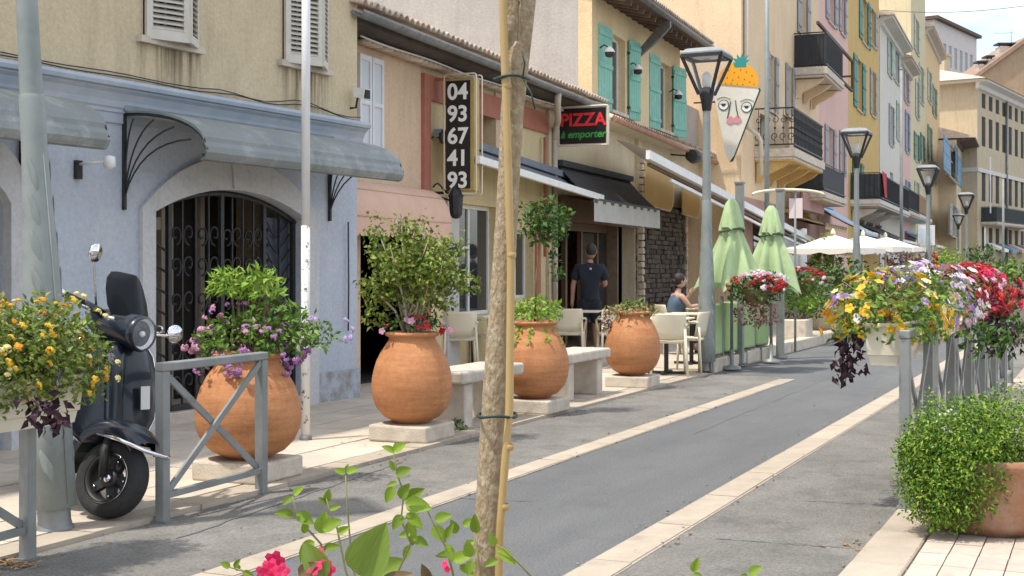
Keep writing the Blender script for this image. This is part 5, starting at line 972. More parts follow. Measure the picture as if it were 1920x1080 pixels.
for s_ in (-1, 1):
    hb = sco.part('handlebar', MB().tube([(-.24,s_*.08,1.08), (-.27,s_*.20,1.11), (-.30,s_*.27,1.125)], .024, 10).xf(ST), BLKP); sco.part('grip', MB().tube([(-.30,s_*.27,1.125), (-.325,s_*.385,1.14)], .019, 10).xf(ST), BPL, hb); sco.part('bar_end', MB().tube([(-.325,s_*.386,1.14), (-.331,s_*.42,1.145)], .021, 10).xf(ST), CHR, hb); sco.part('brake_lever', MB().tube([(-.25,s_*.22,1.10), (-.245,s_*.30,1.10), (-.27,s_*.40,1.105)], .008, 6).xf(ST), CHR, hb)
    if s_ == -1: stalk = [(-.27,-.2,1.13), (-.27,-.26,1.25), (-.28,-.30,1.36)]; mc = (-.28,-.31,1.41)
    else: stalk = [(-.25,.16,1.09), (-.2,.24,1.08), (-.17,.31,1.10)]; mc = (-.17,.35,1.12)
    mi = sco.part('mirror', MB().lathe([(.001,-.014),(.045,-.012),(.056,0),(.052,.010),(.001,.013)], 20, (0,0,0), axis='x').xf(ST @ Matrix.Translation(mc) @ Matrix.Rotation(R(-12*s_), 4, 'Z')), CHR); sco.part('stalk', MB().tube(stalk+[mc], .006, 6).xf(ST), CHR, mi)
for s_ in (-1, 1): sco.part('stand_leg', MB().tube([(-.62,s_*.10,.25), (-.68,s_*.14,.10), (-.74,s_*.17,.015)], .014, 6), BPL)
sco.part('stand_foot', MB().bar((-.56,.17,.22), (-.46,.30,.0), .03, .02), BPL)
# ---------------------------------------------------------------- young staked tree and the planter at its foot, close to the camera
YT = 2.35; tr = T('young_tree', 'young grey barked tree tied to a bamboo cane in the foreground', 'tree', W, (-.045, YT, .5)); s_ = 1/F*YT
def fp(x, y, Y=YT): return at(x, y, Y)
tp = [(908,1400,28),(909,1180,27),(912,1080,26.5),(915,980,25.5),(922,850,25),(930,720,24),(939,580,22.5),(948,440,21.5),(956,300,21),(961,200,22),(965,150,23.5),(969,110,23),(971,85,17),(972,75,4)]
mb = MB(); pts = [fp(x, y) for x, y, r in tp]; rr = [r*s_ for x, y, r in tp]
P2 = []; R2 = []
for i in range(len(pts)-1):
    for k in range(6): e = k/6; P2.append(pts[i].lerp(pts[i+1], e)+Vector((U(-.0006,.0006), U(-.0006,.0006), 0))); R2.append((rr[i]*(1-e)+rr[i+1]*e)*U(.985,1.015))
mb.tube(P2, R2, 18); 
fk = fp(970, 95); BARK2 = pm('young_bark', (.36,.275,.17), (.25,.18,.10), scale=110, rough=.95, bump=.45, bscale=160, dirt=(.50,.43,.32), dscale=70, dpos=(.5,.72), sc3=(1,1,.4)); trk = tr.part('trunk', mb, BARK2)
lm = []
for (e, r0, r1) in (((955,-60), 15, 13), ((1000,-70), 16, 13)):
    q = [fp(961 if e[0] < 970 else 970, 185), fp(960 if e[0] < 970 else 987, 20), fp(*e)]; top = q[-1]+Vector((-.12 if e[0] < 970 else .14, .05, .55)); tr.part('limb', MB().tube(q+[top, top+Vector((U(-.2,.2), .1, .5))], [14*s_, r0*s_, r1*s_, .008, .004], 12), BARK2); lm.append(top)
mb = MB(); tw = MB()
for tpo in lm:
    for i in range(9): e = tpo+Vector((U(-.4,.4), U(-.4,.4), U(-.1,.7))); tw.tube([tpo-Vector((0,0,U(0,.3))), e], [.005,.002], 5); dome(60, e, (.16,.16,.14), .06, mb, inner=.2, low=-1)
tr.part('twigs', tw, TWIG, kind='stuff'); tr.part('crown', mb, LEAFA, kind='stuff')
BAM = pm('bamboo', (.46,.32,.13), (.36,.235,.08), scale=9, rough=.5, sc3=(1,1,.25), dirt=(.30,.17,.04), dscale=9, dpos=(.55,.8)); bc = T('bamboo_cane', 'golden bamboo cane staking the young tree', 'cane', W, tuple(fp(938, 1330, 2.3)))
bp = [(930,1330),(937,1000),(946,880),(955,770),(958,500),(951,260),(944,40),(940,-160)]; cp = [fp(x, y, 2.315) for x, y in bp]; P2 = []; R2 = []
for i in range(len(cp)-1):
    for k in range(5): P2.append(cp[i].lerp(cp[i+1], k/5)); R2.append(.0070+.0002*math.sin(i*7+k))
bc.part('cane', MB().tube(P2, R2, 12), BAM)
for (x, y) in ((946,950),(955,838),(959,478),(950,160)): q = fp(x, y, 2.315); bc.part('node', MB().lathe([(.0070,-.006),(.0086,-.002),(.0083,.002),(.0070,.005)], 12, q), BAM)
TIE = pm('green_tie', (.012,.028,.018), (.018,.04,.026), rough=.6)
for (x, y, rx, lb) in ((933, 777, 36, 'dark green tie round trunk and cane at mid height'), (960, 150, 33, 'dark green tie with loose ends near the top of the trunk')):
    c = fp(x, y); q = T('plant_tie', lb, 'tie', W, tuple(c)); q.part('loop', MB().tube([(c.x+rx*s_*math.cos(a), c.y-.012+.036*math.sin(a), c.z+.002*math.sin(3*a)) for a in [R(i*15) for i in range(24)]], .0028, 6, closed=True), TIE)
    if y < 300: q.part('loose_end', MB().tube([tuple(fp(982,150,2.31)), tuple(fp(996,175,2.30)), tuple(fp(1003,205,2.30))], .0016, 5), TIE); q.part('loose_end', MB().tube([tuple(fp(980,148,2.31)), tuple(fp(984,120,2.30)), tuple(fp(978,95,2.30))], .0016, 5), TIE)
pc = T('planter', 'grey planter tub at the foot of the young tree', 'planter', W, (-.02, YT, .05)); pc.part('tub', MB().lathe([(.01,.05),(.26,.05),(.30,.2),(.32,.5),(.335,.52),(.335,.56),(.31,.56),(.30,.5)], 32, (-.02,YT,0)), TERRA); pc.part('soil', MB().disc(.305, .51, 28, (-.02,YT,0)), SOIL)
def big_leaf(w_, l_, cup=.12, n=7, serr=0):
    mb = MB(); rows = []
    for i in range(n+1):
        e = i/n; h = w_/2*math.sin(math.pi*(e**.75))**.8*(1+serr*(i % 2)) if 0 < i < n else .001; rows.append([(-h, l_*e, cup*h*1.6-.12*l_*e*e), (-h*.5, l_*e, cup*h*.55-.12*l_*e*e), (0, l_*e, -.12*l_*e*e), (h*.5, l_*e, cup*h*.55-.12*l_*e*e), (h, l_*e, cup*h*1.6-.12*l_*e*e)])
    return mb.loft(rows, close=False)
SPR = pm('sprig_leaf', (.24,.34,.035), (.15,.25,.025), scale=25, rough=.5, trans=.35, rnd=.25, spec=.3); BEG = pm('begonia_leaf', (.15,.24,.03), (.22,.30,.05), scale=2.2, rough=.4, trans=.3, sc3=(16,1.2,1), dirt=(.28,.12,.05), dscale=14, dpos=(.62,.8)); BEGD = pm('bronze_begonia_leaf', (.09,.10,.02), (.20,.09,.05), scale=10, rough=.4, trans=.15)
lfm = [big_leaf(.62, 1, .25).mesh('leaf', mat=SPR), big_leaf(.5, 1, .35).mesh('leaf', mat=SPR)]
def leaf_at(t, x, y, px_, ang, Y, me=None, roll=0, pitch=55):
    p = fp(x, y, Y); sz = px_/F*Y; a = R(ang)          # ang: direction of the leaf in the picture plane, 90 = up
    q = Vector((math.cos(a), -math.cos(R(pitch))*.55, math.sin(a))).normalized(); nrm = Vector((U(-.3,.3)+roll, -math.sin(R(pitch)), U(.25,.6))); xx = q.cross(nrm).normalized(); zz = xx.cross(q)
    Mr = Matrix((xx, q, zz)).transposed(); t.inst('leaf', me or rng.choice(lfm), p, Mr.to_euler(), scale=(sz, sz, sz))
def sprig(lb, pts, leaves, Y):
    p0 = fp(pts[0][0], pts[0][1], Y); t = T('leafy_sprig', lb, 'sprig', W, tuple(p0), 'leafy sprigs rising from the foreground planter'); q = [Vector((p0.x*.6, YT+.02, .5))]+[fp(x, y, Y) for x, y in pts]
    t.part('stem', MB().tube(q, [.0028]+[.0022-.0013*i/len(pts) for i in range(len(pts))], 6), pm('sprig_stem', (.16,.17,.05), (.22,.20,.08), scale=20, rough=.6))
    for (x, y, s, a) in leaves: leaf_at(t, x, y, s, a, Y+U(-.03,.03))
    return t
sprig('tall leafy sprig left of the young trunk', [(745,1075),(770,1020),(752,975),(757,925),(742,880),(738,845)], [(740,848,28,150),(738,846,30,35),(740,842,14,80),(742,890,34,25),(742,882,24,120),(745,905,22,195),(738,912,34,245),(750,935,36,60),(757,938,48,32),(760,945,52,-5),(755,965,34,235),(762,962,44,-40),(765,978,46,-75),(770,1000,24,190),(775,1010,32,-20),(768,1022,30,250)], 2.28)
sprig('leafy sprig at the left of the foreground planter', [(612,1078),(602,1020),(575,990),(556,962),(548,930)], [(550,928,26,40),(548,932,24,215),(552,966,38,168),(556,962,40,-28),(600,1000,46,75),(604,992,44,28),(590,1015,36,215),(578,1018,40,250),(606,1030,36,15),(606,1048,30,160),(570,1000,30,80)], 2.25)
sprig('pale thin sprig behind the left planter leaves', [(648,1070),(632,990),(618,960),(612,935)], [(612,940,26,75),(614,945,22,140),(618,955,24,20),(625,985,26,160),(632,1000,30,30)], 2.42)
sprig('sprig leaning against the left side of the trunk', [(850,1078),(838,1030),(815,985),(800,955)], [(812,985,40,-50),(815,975,36,20),(838,1010,34,70),(838,1020,36,-70),(846,1040,30,180),(850,1050,40,20),(856,1000,30,110),(868,985,26,30),(862,1060,34,-30)], 2.3)
sprig('leaves pressed close to the trunk', [(902,1078),(897,1050),(893,1005)], [(893,1000,40,95),(890,1015,24,200),(882,1045,36,100),(886,1050,30,250)], 2.27)
sprig('yellowing leaf on an arching stem right of the cane', [(1000,1085),(975,1058),(945,1030),(930,1022)], [(932,1030,46,-35),(928,1024,28,110),(935,1050,30,200)], 2.22)
sprig('single leaf tip at the bottom edge in the middle of the road view', [(1300,1095),(1298,1072)], [(1298,1072,32,70),(1300,1076,18,-10)], 2.3)
sprig('rightmost leaf tip at the bottom edge', [(1412,1100),(1405,1078)], [(1404,1076,30,35),(1402,1080,16,170)], 2.3)
sprig('tiny sprig tip standing against the pavement edge', [(660,1060),(652,960),(648,892)], [(648,888,24,155),(650,886,26,20),(649,882,14,70)], 2.5)
bg_ = T('begonia', 'begonia with ribbed green leaves and magenta blooms in the foreground', 'begonia', W, tuple(fp(690,1085,2.25)), 'leafy sprigs rising from the foreground planter')
leaf_at(bg_, 672, 1078, 118, 62, 2.22, big_leaf(.70, 1, .30, 9).mesh('leaf', mat=BEG)); leaf_at(bg_, 712, 1096, 70, 24, 2.2, big_leaf(.42, 1, .15, 9).mesh('leaf', mat=BEGD)); leaf_at(bg_, 610, 1085, 80, 120, 2.2, big_leaf(.6, 1, .2, 9).mesh('leaf', mat=BEG), pitch=80); leaf_at(bg_, 560, 1080, 46, 40, 2.2, big_leaf(.6, 1, .2, 9).mesh('leaf', mat=BEGD)); leaf_at(bg_, 700, 1078, 70, 30, 2.3, big_leaf(.6, 1, .2, 9).mesh('leaf', mat=BEG)); leaf_at(bg_, 805, 1092, 40, 110, 2.25, big_leaf(.5, 1, .2, 9).mesh('leaf', mat=BEGD))
mm = pmesh('petal', FL['m'], 1.0)
for (x, y) in ((515,1050),(508,1066),(528,1072),(496,1074),(520,1080),(595,1046),(605,1058),(588,1064),(612,1068),(598,1078),(834,1058),(838,1068)):
    q = fp(x, y, 2.2+U(-.02,.02)); k = (.0145 if x < 700 else .007)*U(.85,1.15); bg_.inst('bloom', mm, q, ((Vector((U(-.6,.6), -1, U(-.2,.7)))).to_track_quat('Z','Y').to_euler()), scale=(k,k,k))
bg_.part('stems', MB().tube([(-.1,YT,.5), tuple(fp(560,1085,2.22))], .004, 6).tube([(-.1,YT,.5), tuple(fp(690,1085,2.22))], .004, 6).tube([(-.1,YT,.5), tuple(fp(515,1085,2.2))], .003, 6), TWIG, kind='stuff')
sprig('budding twig at the bottom left of the planter', [(480,1090),(455,1070),(432,1064)], [(432,1064,22,150),(440,1066,24,60),(455,1072,26,-20),(448,1070,18,110)], 2.2)
# ---------------------------------------------------------------- bushy planter, right corner
p = gpos(1905, 1014, .062); pc_ = Vector((p.x, p.y+.34)); pb = T('terracotta_planter', 'wide terracotta planter in the right corner under a green bush', 'planter', W, (pc_.x, pc_.y, .062)); pb.part('pot', MB().lathe([(.01,.062),(.27,.062),(.33,.12),(.375,.26),(.39,.40),(.405,.41),(.405,.45),(.385,.455),(.36,.44)], 40, (pc_.x,pc_.y,0)), pm('weathered_terracotta', (.34,.17,.09), (.27,.14,.08), scale=5, rough=.9, bump=.3, bscale=40, dirt=(.36,.26,.19), dscale=4, dpos=(.5,.75))); pb.part('soil', MB().disc(.36, .42, 28, (pc_.x,pc_.y,0)), SOIL)
bu = T('bush', 'fine leaved green bush spilling over the wide terracotta planter', 'bush', W, (pc_.x, pc_.y, .45)); mb = MB()
bx = at(1788, 880, pc_.y-.16)
for (dx, dy, z, rx, ry, rz, n) in ((.0,.0,.48,.29,.25,.27,5000), (-.12,-.02,.36,.18,.2,.28,3400), (.12,.02,.52,.26,.24,.24,3000), (-.06,-.14,.28,.21,.12,.22,3000), (.34,.05,.60,.26,.24,.22,2600), (.05,-.16,.40,.22,.12,.24,2800)): dome(n, (bx.x+dx, bx.y+dy, z), (rx,ry,rz), .024, mb, inner=.35, low=-.9, wd=.42)

for i in range(46):
    a_ = U(0,6.28); e_ = U(-.6,1.1); q_ = Vector((bx.x+.05+.30*math.cos(a_)*math.cos(e_), bx.y+.24*math.sin(a_)*math.cos(e_), .46+.30*math.sin(e_))); dome(70, q_, (U(.04,.08), U(.04,.08), U(.05,.12)), .022, mb, inner=.1, low=-1, wd=.4)
bu.part('foliage', mb, green('bush_leaf', [(.03,.08,.007),(.07,.17,.012),(.16,.29,.02),(.045,.11,.009),(.24,.38,.045),(.29,.34,.06)]), kind='stuff')
mb = MB()
for i in range(26): x = bx.x+U(-.2,.25); mb.tube([(pc_.x+U(-.15,.15), pc_.y, .45), (x, bx.y-.05, .5), (x+U(-.06,.06), bx.y-.18, U(.15,.4))], .003, 4)
bu.part('stems', mb, TWIG, kind='stuff'); flowers(bu, 22, (bx.x-.02, bx.y, .52), (.16,.16,.18), 'w', .45, 0, low=.3)
mb = MB(); q = Vector((pc_.x+.26, pc_.y-.3, 0)); dome(350, (q.x, q.y, .28), (.1,.1,.22), .03, mb, inner=.4, low=-1); yp = T('trailing_plant', 'yellow green trailing plant at the right edge of the terracotta planter', 'plant', W, (q.x, q.y, .1)); yp.part('foliage', mb, green('yellow_green_leaf', [(.34,.34,.02),(.26,.32,.03),(.42,.38,.05)]), kind='stuff')
yp.part('stems', MB().tube([(q.x,q.y,.42), (q.x,q.y-.03,.1)], .003, 4), TWIG)
# dry bed behind the bush
bd_ = T('planting_bed', 'dry planting bed with sparse twigs behind the bushy planter', 'plants', S, (9.6, .35, .06)); mb = MB(); tw = MB()
bd_.part('soil_mound', MB().lathe([(.75,.05),(.6,.10),(.3,.14),(.01,.15)], 24, (9.9,.1,0)), SOIL)
for i in range(60): u, v = 9.9+rng.gauss(0,.35), .1+rng.gauss(0,.28); h = U(.15,.42); e = (u+U(-.08,.08), v+U(-.08,.08), .08+h); tw.tube([(u,v,.08), e], .0025, 4); dome(7, e, (.05,.05,.06), .035, mb, inner=.1, low=-1)
bd_.part('twigs', tw, TWIG, kind='stuff'); bd_.part('foliage', mb, green('dry_leaf_mix', [(.32,.26,.08),(.22,.24,.06),(.40,.32,.14),(.15,.2,.04)]), kind='stuff')
# ---------------------------------------------------------------- signs
BLKS = pm('black_sign_face', (.008,.008,.009), (.012,.012,.012), rough=.35); GOLD = pm('brass_edge', (.52,.40,.16), (.42,.31,.10), scale=9, rough=.45, metal=.3); SIGW = pm('sign_white', (.86,.86,.84), rough=.5); SREDD = pm('sign_red', (.75,.03,.04), rough=.4); SGRN = pm('sign_green', (.05,.30,.06), rough=.4); PALEF = pm('pale_sign_frame', (.72,.62,.50), (.64,.55,.44), rough=.5)
def sframe(t, a0, a1, z0, z1, x, m, r=.03, thick=.02, name='frame'):      # rounded outline in the plane across the facade
    pts = []
    for (cy, cz, s0) in ((a1-r, z0+r, -90), (a1-r, z1-r, 0), (a0+r, z1-r, 90), (a0+r, z0+r, 180)):
        for k in range(5): a = R(s0+k*22.5); pts.append((x, -(cy+r*math.cos(a)), cz+r*math.sin(a)))
    return t.part(name, MB().tube(pts, thick/2, 6, closed=True), m)
ts0 = FB.tx(812); a0, a1, z0, z1 = .155, .60, 2.36, 3.90
t = T('hanging_sign', 'tall black hanging sign with white telephone number 04 93 67 41 93', 'sign', FB, (ts0, 0, z0))
t.part('sign_case', MB().box(ts0+.01, ts0+.19, -a1+.03, -a0-.02, z0+.04, z1-.05), GOLD, bev=.01); fc = t.part('sign_face', MB().box(ts0-.004, ts0+.009, -a1+.085, -a0-.025, z0+.075, z1-.085), BLKS)
sframe(t, a0, a1, z0, z1, ts0, PALEF, .035, .022); sframe(t, a0, a1, z0, z1, ts0+.20, PALEF, .035, .022)
mid_ = (a0+a1)/2-.03
for i, s in enumerate(('04', '93', '67', '41', '93')):
    me = text_mesh(s, .285, .003, .007, mat=SIGW); z = z1-.235-i*.283
    t.inst('digits', me, (ts0-.010, -mid_, z), (R(90), 0, R(-90)), fc)
for z in (z1-.04, z0+.03): t.part('wall_arm', MB().bar((ts0+.1,.05,z), (ts0+.1,-a0-.02,z), .035, .035), REDT if z > 3 else IRON)
# wrought iron lantern bracket under it
t0, z = FB.px(820, 345, -.2); t = T('iron_bracket_lantern', 'black wrought iron bracket and lantern below the telephone sign', 'wall lamp', FB, (ts0, 0, z)); t.part('scroll_bracket', MB().tube([(ts0, -.0-.035*k, z-.02+.05*math.sin(k*.9)) for k in range(12)], .012, 5).tube([(ts0, -.02-.03*k, z-.12-.01*k) for k in range(9)], .014, 5), IRON)
t.part('lantern_body', MB().lathe([(.03,.02),(.10,-.02),(.085,-.25),(.05,-.30),(.01,-.31)], 8, (ts0,-.32,z-.12), sm=False), IRON); t.part('lantern_top', MB().lathe([(.11,-.02),(.06,.06),(.015,.1),(.012,.14)], 8, (ts0,-.32,z-.12), sm=False), IRON)
t0, z = FB.px(828, 258, -.1); t = T('wall_lantern', 'small dark lantern on the wall left of the telephone sign', 'wall lamp', FB, (t0, 0, z)); t.part('arm', MB().tube([(t0,.05,z), (t0,-.1,z+.05)], .012, 5), IRON); t.part('body', MB().lathe([(.03,.08),(.06,.05),(.05,-.06),(.02,-.08)], 8, (t0,-.12,z), sm=False), IRON)
# pizza sign
px0 = FD.tx(1040); z1 = FD.px(1050, 205)[1]; z0 = FD.px(1050, 277)[1]
t = T('hanging_sign', 'black sign reading PIZZA in red and à emporter in green', 'sign', FD, (px0, 0, z0)); a0, a1 = .07, .90; zc_ = (z0+z1)/2
t.part('sign_case', MB().box(px0+.006, px0+.10, -a1, -a0, z0, z1), PALEF, bev=.008); sframe(t, a0+.0, a1, z0, z1, px0, PALEF, .02, .03); fc = t.part('sign_face', MB().box(px0-.006, px0+.004, -a1+.03, -a0-.02, z0+.03, z1-.03), BLKS)
me = text_mesh('PIZZA', .285, .003, .008, mat=SREDD); t.inst('lettering', me, (px0-.010, -(a0+a1)/2, zc_+.09), (R(90), 0, R(-90)), fc)
me = text_mesh('à emporter', .165, .003, .004, .25, mat=SGRN); t.inst('lettering', me, (px0-.010, -(a0+a1)/2, zc_-.14), (R(90), 0, R(-90)), fc)
t.part('wall_arm', MB().bar((px0+.05,0,z1-.05), (px0+.05,-a0,z1-.05), .03), IRON); t.part('wall_arm', MB().bar((px0+.05,0,z0+.04), (px0+.05,-a0,z0+.04), .03), IRON)
# cone shaped sign
cx = FD.tx(1308, -.1); CW = pm('cone_cream', (.72,.70,.62), (.66,.63,.55), scale=6, rough=.6); ORA = pm('cone_orange', (.82,.36,.01), rough=.55); TEAL = pm('cone_teal', (.02,.25,.22), rough=.6); ROSE = pm('cone_rose', (.66,.28,.32), rough=.6); INK = pm('cone_ink', (.02,.05,.04), rough=.6)
def cpt(x, y):
    """a point of the sign plane across the pavement"""
    r = Vector(((x-960)/F, 1)); k = (cx+FD.o.dot(FD.d))/r.dot(FD.d); P = r*k-FD.o; return P.dot(FD.n), EYE+(HY-y)/F*k
def flat(t, name, poly, m, dx, parent=None, th=.012): return t.part(name, MB().prism([cpt(*p) for p in poly], cx+dx-th, cx+dx, 'yz'), m, parent)
t = T('cone_sign', 'ice cream cone shaped hanging sign with pineapple top and drawn face', 'sign', FD, (cx, cpt(1380,295)[0], cpt(1380,295)[1]))
body_ = flat(t, 'cone_board', [(1335,160),(1346,157),(1420,163),(1423,170),(1376,292),(1368,303),(1361,290)], CW, .06, th=.06)
flat(t, 'cone_edge', [(1423,164),(1426,168),(1374,302),(1368,304)], INK, .058, th=.05)
top_ = [(1347,158),(1346,145)]+[(1384-38*math.cos(R(a)), 150-32*math.sin(R(a))) for a in range(15, 180, 15)]+[(1422,150),(1420,164)]; pt_ = flat(t, 'pineapple', top_, ORA, -.002)
flat(t, 'pineapple_leaves', [(1378,127),(1374,116),(1380,118),(1372,108),(1382,111),(1382,101),(1388,109),(1392,99),(1395,109),(1404,103),(1399,112),(1406,113),(1399,118),(1400,126)], TEAL, -.004)
for (x, y) in ((1356,138),(1366,132),(1377,136),(1389,131),(1400,135),(1410,142),(1354,150),(1364,146),(1374,150),(1385,145),(1396,149),(1406,154),(1414,158),(1371,157),(1383,158),(1393,159),(1361,157)): a_, b_ = cpt(x, y); t.part('seed', MB().prism([(a_+.011*math.cos(k), b_+.016*math.sin(k)) for k in [R(i*45) for i in range(8)]], cx-.02, cx-.014, 'yz'), INK, pt_)
for (ex, ey) in ((1357,197),(1400,201)):
    a_, b_ = cpt(ex, ey); ring = lambda r1, r2, x0, x1, m, nm: t.part(nm, MB().prism([(a_+r1*math.cos(k), b_+r2*math.sin(k)) for k in [R(i*20) for i in range(18)]], x0, x1, 'yz'), m, body_)
    ring(.125,.125, cx-.012, cx-.0005, INK, 'eye_outline'); ring(.105,.105, cx-.017, cx-.0125, SIGW, 'eye_white'); t.part('pupil', MB().prism([(a_+.05*math.cos(k), b_+.045*math.sin(k)+.01) for k in [R(i*30) for i in range(12)]], cx-.022, cx-.0175, 'yz'), INK, body_); t.part('eyelid', MB().prism([(a_+.10*math.cos(R(i*15)), b_+.03+.07*math.sin(R(i*15))) for i in range(13)], cx-.027, cx-.0225, 'yz'), CW, body_)
for pts in (((1370,190),(1367,208),(1364,222)), ((1379,188),(1381,205),(1385,222))): t.part('nose_line', MB().tube([(cx-.008, *cpt(*p)) for p in pts], .012, 5), INK, body_)
flat(t, 'lips', [(1362,228),(1366,219),(1372,218),(1376,222),(1381,217),(1388,219),(1391,226),(1384,232),(1376,230),(1368,234)], ROSE, -.004, body_)
for (x0_, y0_) in ((1344,186),(1388,190)): t.part('brow', MB().tube([(cx-.006, *cpt(x0_+k*5, y0_-5*math.sin(k/5*3.1))) for k in range(6)], .008, 5), pm('cone_sage', (.42,.48,.36), rough=.7), body_)
t.part('bracket', MB().tube([(cx+.05, .0, cpt(1312,192)[1]), (cx+.05, cpt(1345,192)[0], cpt(1312,192)[1])], .02, 6), IRON)
# ---------------------------------------------------------------- green terrace screen: bolster panels in a rail, closed parasols, baskets
GRNC = pm('sage_green_canvas', (.40,.55,.26), (.34,.48,.22), scale=3, rough=.85, bump=.1, bscale=14); GRNP = pm('green_parasol_cloth', (.48,.62,.34), (.42,.55,.29), scale=2.5, rough=.85, bump=.1, bscale=10, dirt=(.36,.46,.26), dscale=5, trans=.15)
u0_ = 17.55; v0_ = 4.94
for i in range(4):
    u = u0_+.30+i*.92; lbn = ('nearest the lamp post', 'second from the lamp post', 'third from the lamp post', 'farthest, beside the stone planter')[i]
    t = T('windscreen_panel', 'sage green padded screen panel on the terrace edge, '+lbn, 'screen', S, (u, v0_, .19), 'sage green screen panels along the terrace')
    rg = [[(u+(.40)*sx*k, v0_+(.10 if j == 0 else -.10)*(1-abs(sx)**3)*k, z) for j, seq in ((0, (-1,-.8,-.4,0,.4,.8,1)), (1, (.8,.4,0,-.4,-.8))) for sx in seq] for z, k in ((.24,.96),(.27,1),(.9,1),(.93,.96))]
    t.part('padded_panel', MB().loft(rg), GRNC)
    po = t.part('post', MB().box(u-.46, u-.42, v0_-.02, v0_+.02, .17, 1.02), GREYM); t.part('rail', MB().box(u-.42, u+.46, v0_-.012, v0_+.012, .20, .235), IRON); t.part('foot_bar', MB().box(u-.47, u-.41, v0_-.13, v0_-.10, .02, .22), ZINC, po)
def parasol(u, v, zt, zb, rb, lb, seed):
    r_ = random.Random(seed); t = T('closed_parasol', lb, 'parasol', S, (u, v, .03), 'closed green parasols on the terrace'); t.part('pole', MB().tube([(u,v,.03), (u,v,zt+.02)], .022, 10), ZINC); t.part('base', MB().lathe([(.13,.03),(.12,.06),(.03,.08),(.03,.3)], 20, (u,v,0)), ZINC)
    n = 48; rings = []; ph = r_.uniform(0,6)
    zs = [zt, zt-.06, zt-.22, zt-.34, zt-.42, zt-.6, zt-.85, zt-1.05, zb]
    tie = [.035, .07, .125, .16, .13, .20, .28, rb*.9, rb]
    for i, (z, q) in enumerate(zip(zs, tie)):
        f_ = i/(len(zs)-1); rings.append([(u+q*(1+.34*f_*math.sin(8*a+ph)+.10*f_*math.sin(3*a+ph*2))*math.cos(a)+.05*f_, v+q*(1+.34*f_*math.sin(8*a+ph)+.1*f_*math.sin(3*a+ph*2))*math.sin(a), z-(.13*max(0, math.sin(8*a+ph))+.16*max(0, math.sin(a+2.6)) if i == len(zs)-1 else .05*f_*max(0, math.sin(8*a+ph)))) for a in [2*math.pi*k/n for k in range(n)]])
    t.part('folded_canopy', MB().loft(rings, cap=False), GRNP); t.part('vent_cap', MB().loft([[(u+q*(1+.12*math.sin(8*a))*math.cos(a), v+q*(1+.12*math.sin(8*a))*math.sin(a), z-.05*max(0, math.sin(4*a))*(q > .1)) for a in [2*math.pi*k/32 for k in range(32)]] for z, q in ((zt+.02,.03), (zt-.05,.08), (zt-.26,.14), (zt-.38,.165))], cap=False), GRNP); t.part('strap', MB().tube([(u+.165*math.cos(a), v+.165*math.sin(a), zt-.42+.02*math.sin(2*a)) for a in [2*math.pi*k/24 for k in range(24)]], .012, 5, closed=True), pm('dark_green_strap', (.04,.07,.035), rough=.8)); return t
def upt(x, Y): P = Vector(((x-960)/F*Y, Y)); return P.dot(S.d), P.dot(S.n)
u, v = upt(1372, 18.4); parasol(u, v, EYE+(HY-375)/F*18.4, EYE+(HY-530)/F*18.4, .40, 'closed sage green parasol beside the nearest full lamp post', 3)
u, v = upt(1446, 19.8); parasol(u, v, EYE+(HY-388)/F*19.8, EYE+(HY-522)/F*19.8, .34, 'closed sage green parasol in front of the pale arched post', 5)
for (x, Y, yt, lb) in ((1387, 19.2, 345, 'square grey post behind the first green parasol'), (1463, 20.8, 358, 'square grey post behind the second green parasol')):
    u, v = upt(x, Y); zt = EYE+(HY-yt)/F*Y; t = T('square_post', lb, 'post', S, (u, v, .03), 'square grey posts of the terrace'); t.part('shaft', MB().box(u-.055, u+.055, v-.055, v+.055, .03, zt), GREYM, bev=.006); t.part('cap', MB().box(u-.065, u+.065, v-.065, v+.065, zt+.001, zt+.03), ZINC); t.part('foot', MB().box(u-.1, u+.1, v-.1, v+.1, .028, .05), ZINC)
u, v = upt(1478, 22); za = EYE+(HY-358)/F*22; t = T('arched_rail', 'cream arched rail above the second green parasol', 'rail', S, (u, v, 2)); t.part('arch', MB().tube([(u+.25*math.sin(R(a)), v-.55*math.sin(R(a)), za-.1+.12*math.cos(R(a*.9))) for a in range(-80, 90, 10)], .025, 7), CREAMP); t.part('notice_board', MB().box(u+.06, u+.08, v-.22, v+.0, za-.45, za-.12), pm('pale_pink_notice', (.70,.58,.58), rough=.6))
t.part('stem', MB().tube([(u+.07,v-.1,.03), (u+.07,v-.1,za)], .02, 6), GREYM)
def basket(lb, x, y, Y, rad, cols, fol, n, nl=500, sz=1.4, extra=None):
    P = at(x, y, Y); t = T('flower_basket', lb, 'flowers', W, (P.x, P.y, P.z-rad[2]), 'flower baskets on the terrace screen'); mb = MB(); dome(nl, P, rad, .06, mb, low=-.8); t.part('foliage', mb, fol, kind='stuff'); flowers(t, n, P, (rad[0]*1.05, rad[1], rad[2]*1.05), cols, sz, 1, low=-.1)
    t.part('basket', MB().lathe([(.02,-.22),(.14,-.18),(.2,.0),(.21,.02)], 16, P), TWIG)
    if extra: mb = MB(); dome(extra[1], (P.x+extra[3], P.y-.02, P.z-extra[2]), (rad[0]*.8, rad[1], rad[2]*.9), .06, mb, low=-1, inner=.2); t.part('trailing_foliage', mb, extra[0], kind='stuff')
    return P
basket('crimson and white petunias on the green terrace screen', 1418, 545, 18.0, (.40,.30,.21), 'rrrdw', LEAFB, 130, extra=(LEAFR, 380, .30, .0)); 
P = at(1418, 522, 18.0); 
basket('red and white blossom above the pale stone planter', 1503, 528, 20.2, (.36,.30,.19), 'rrrdw', LEAFA, 110, extra=(LEAFY, 420, .30, .04)); basket('white petunias topping the crimson ones on the terrace screen', 1428, 524, 18.1, (.32,.24,.11), 'wwp', LEAFB, 90, 120)
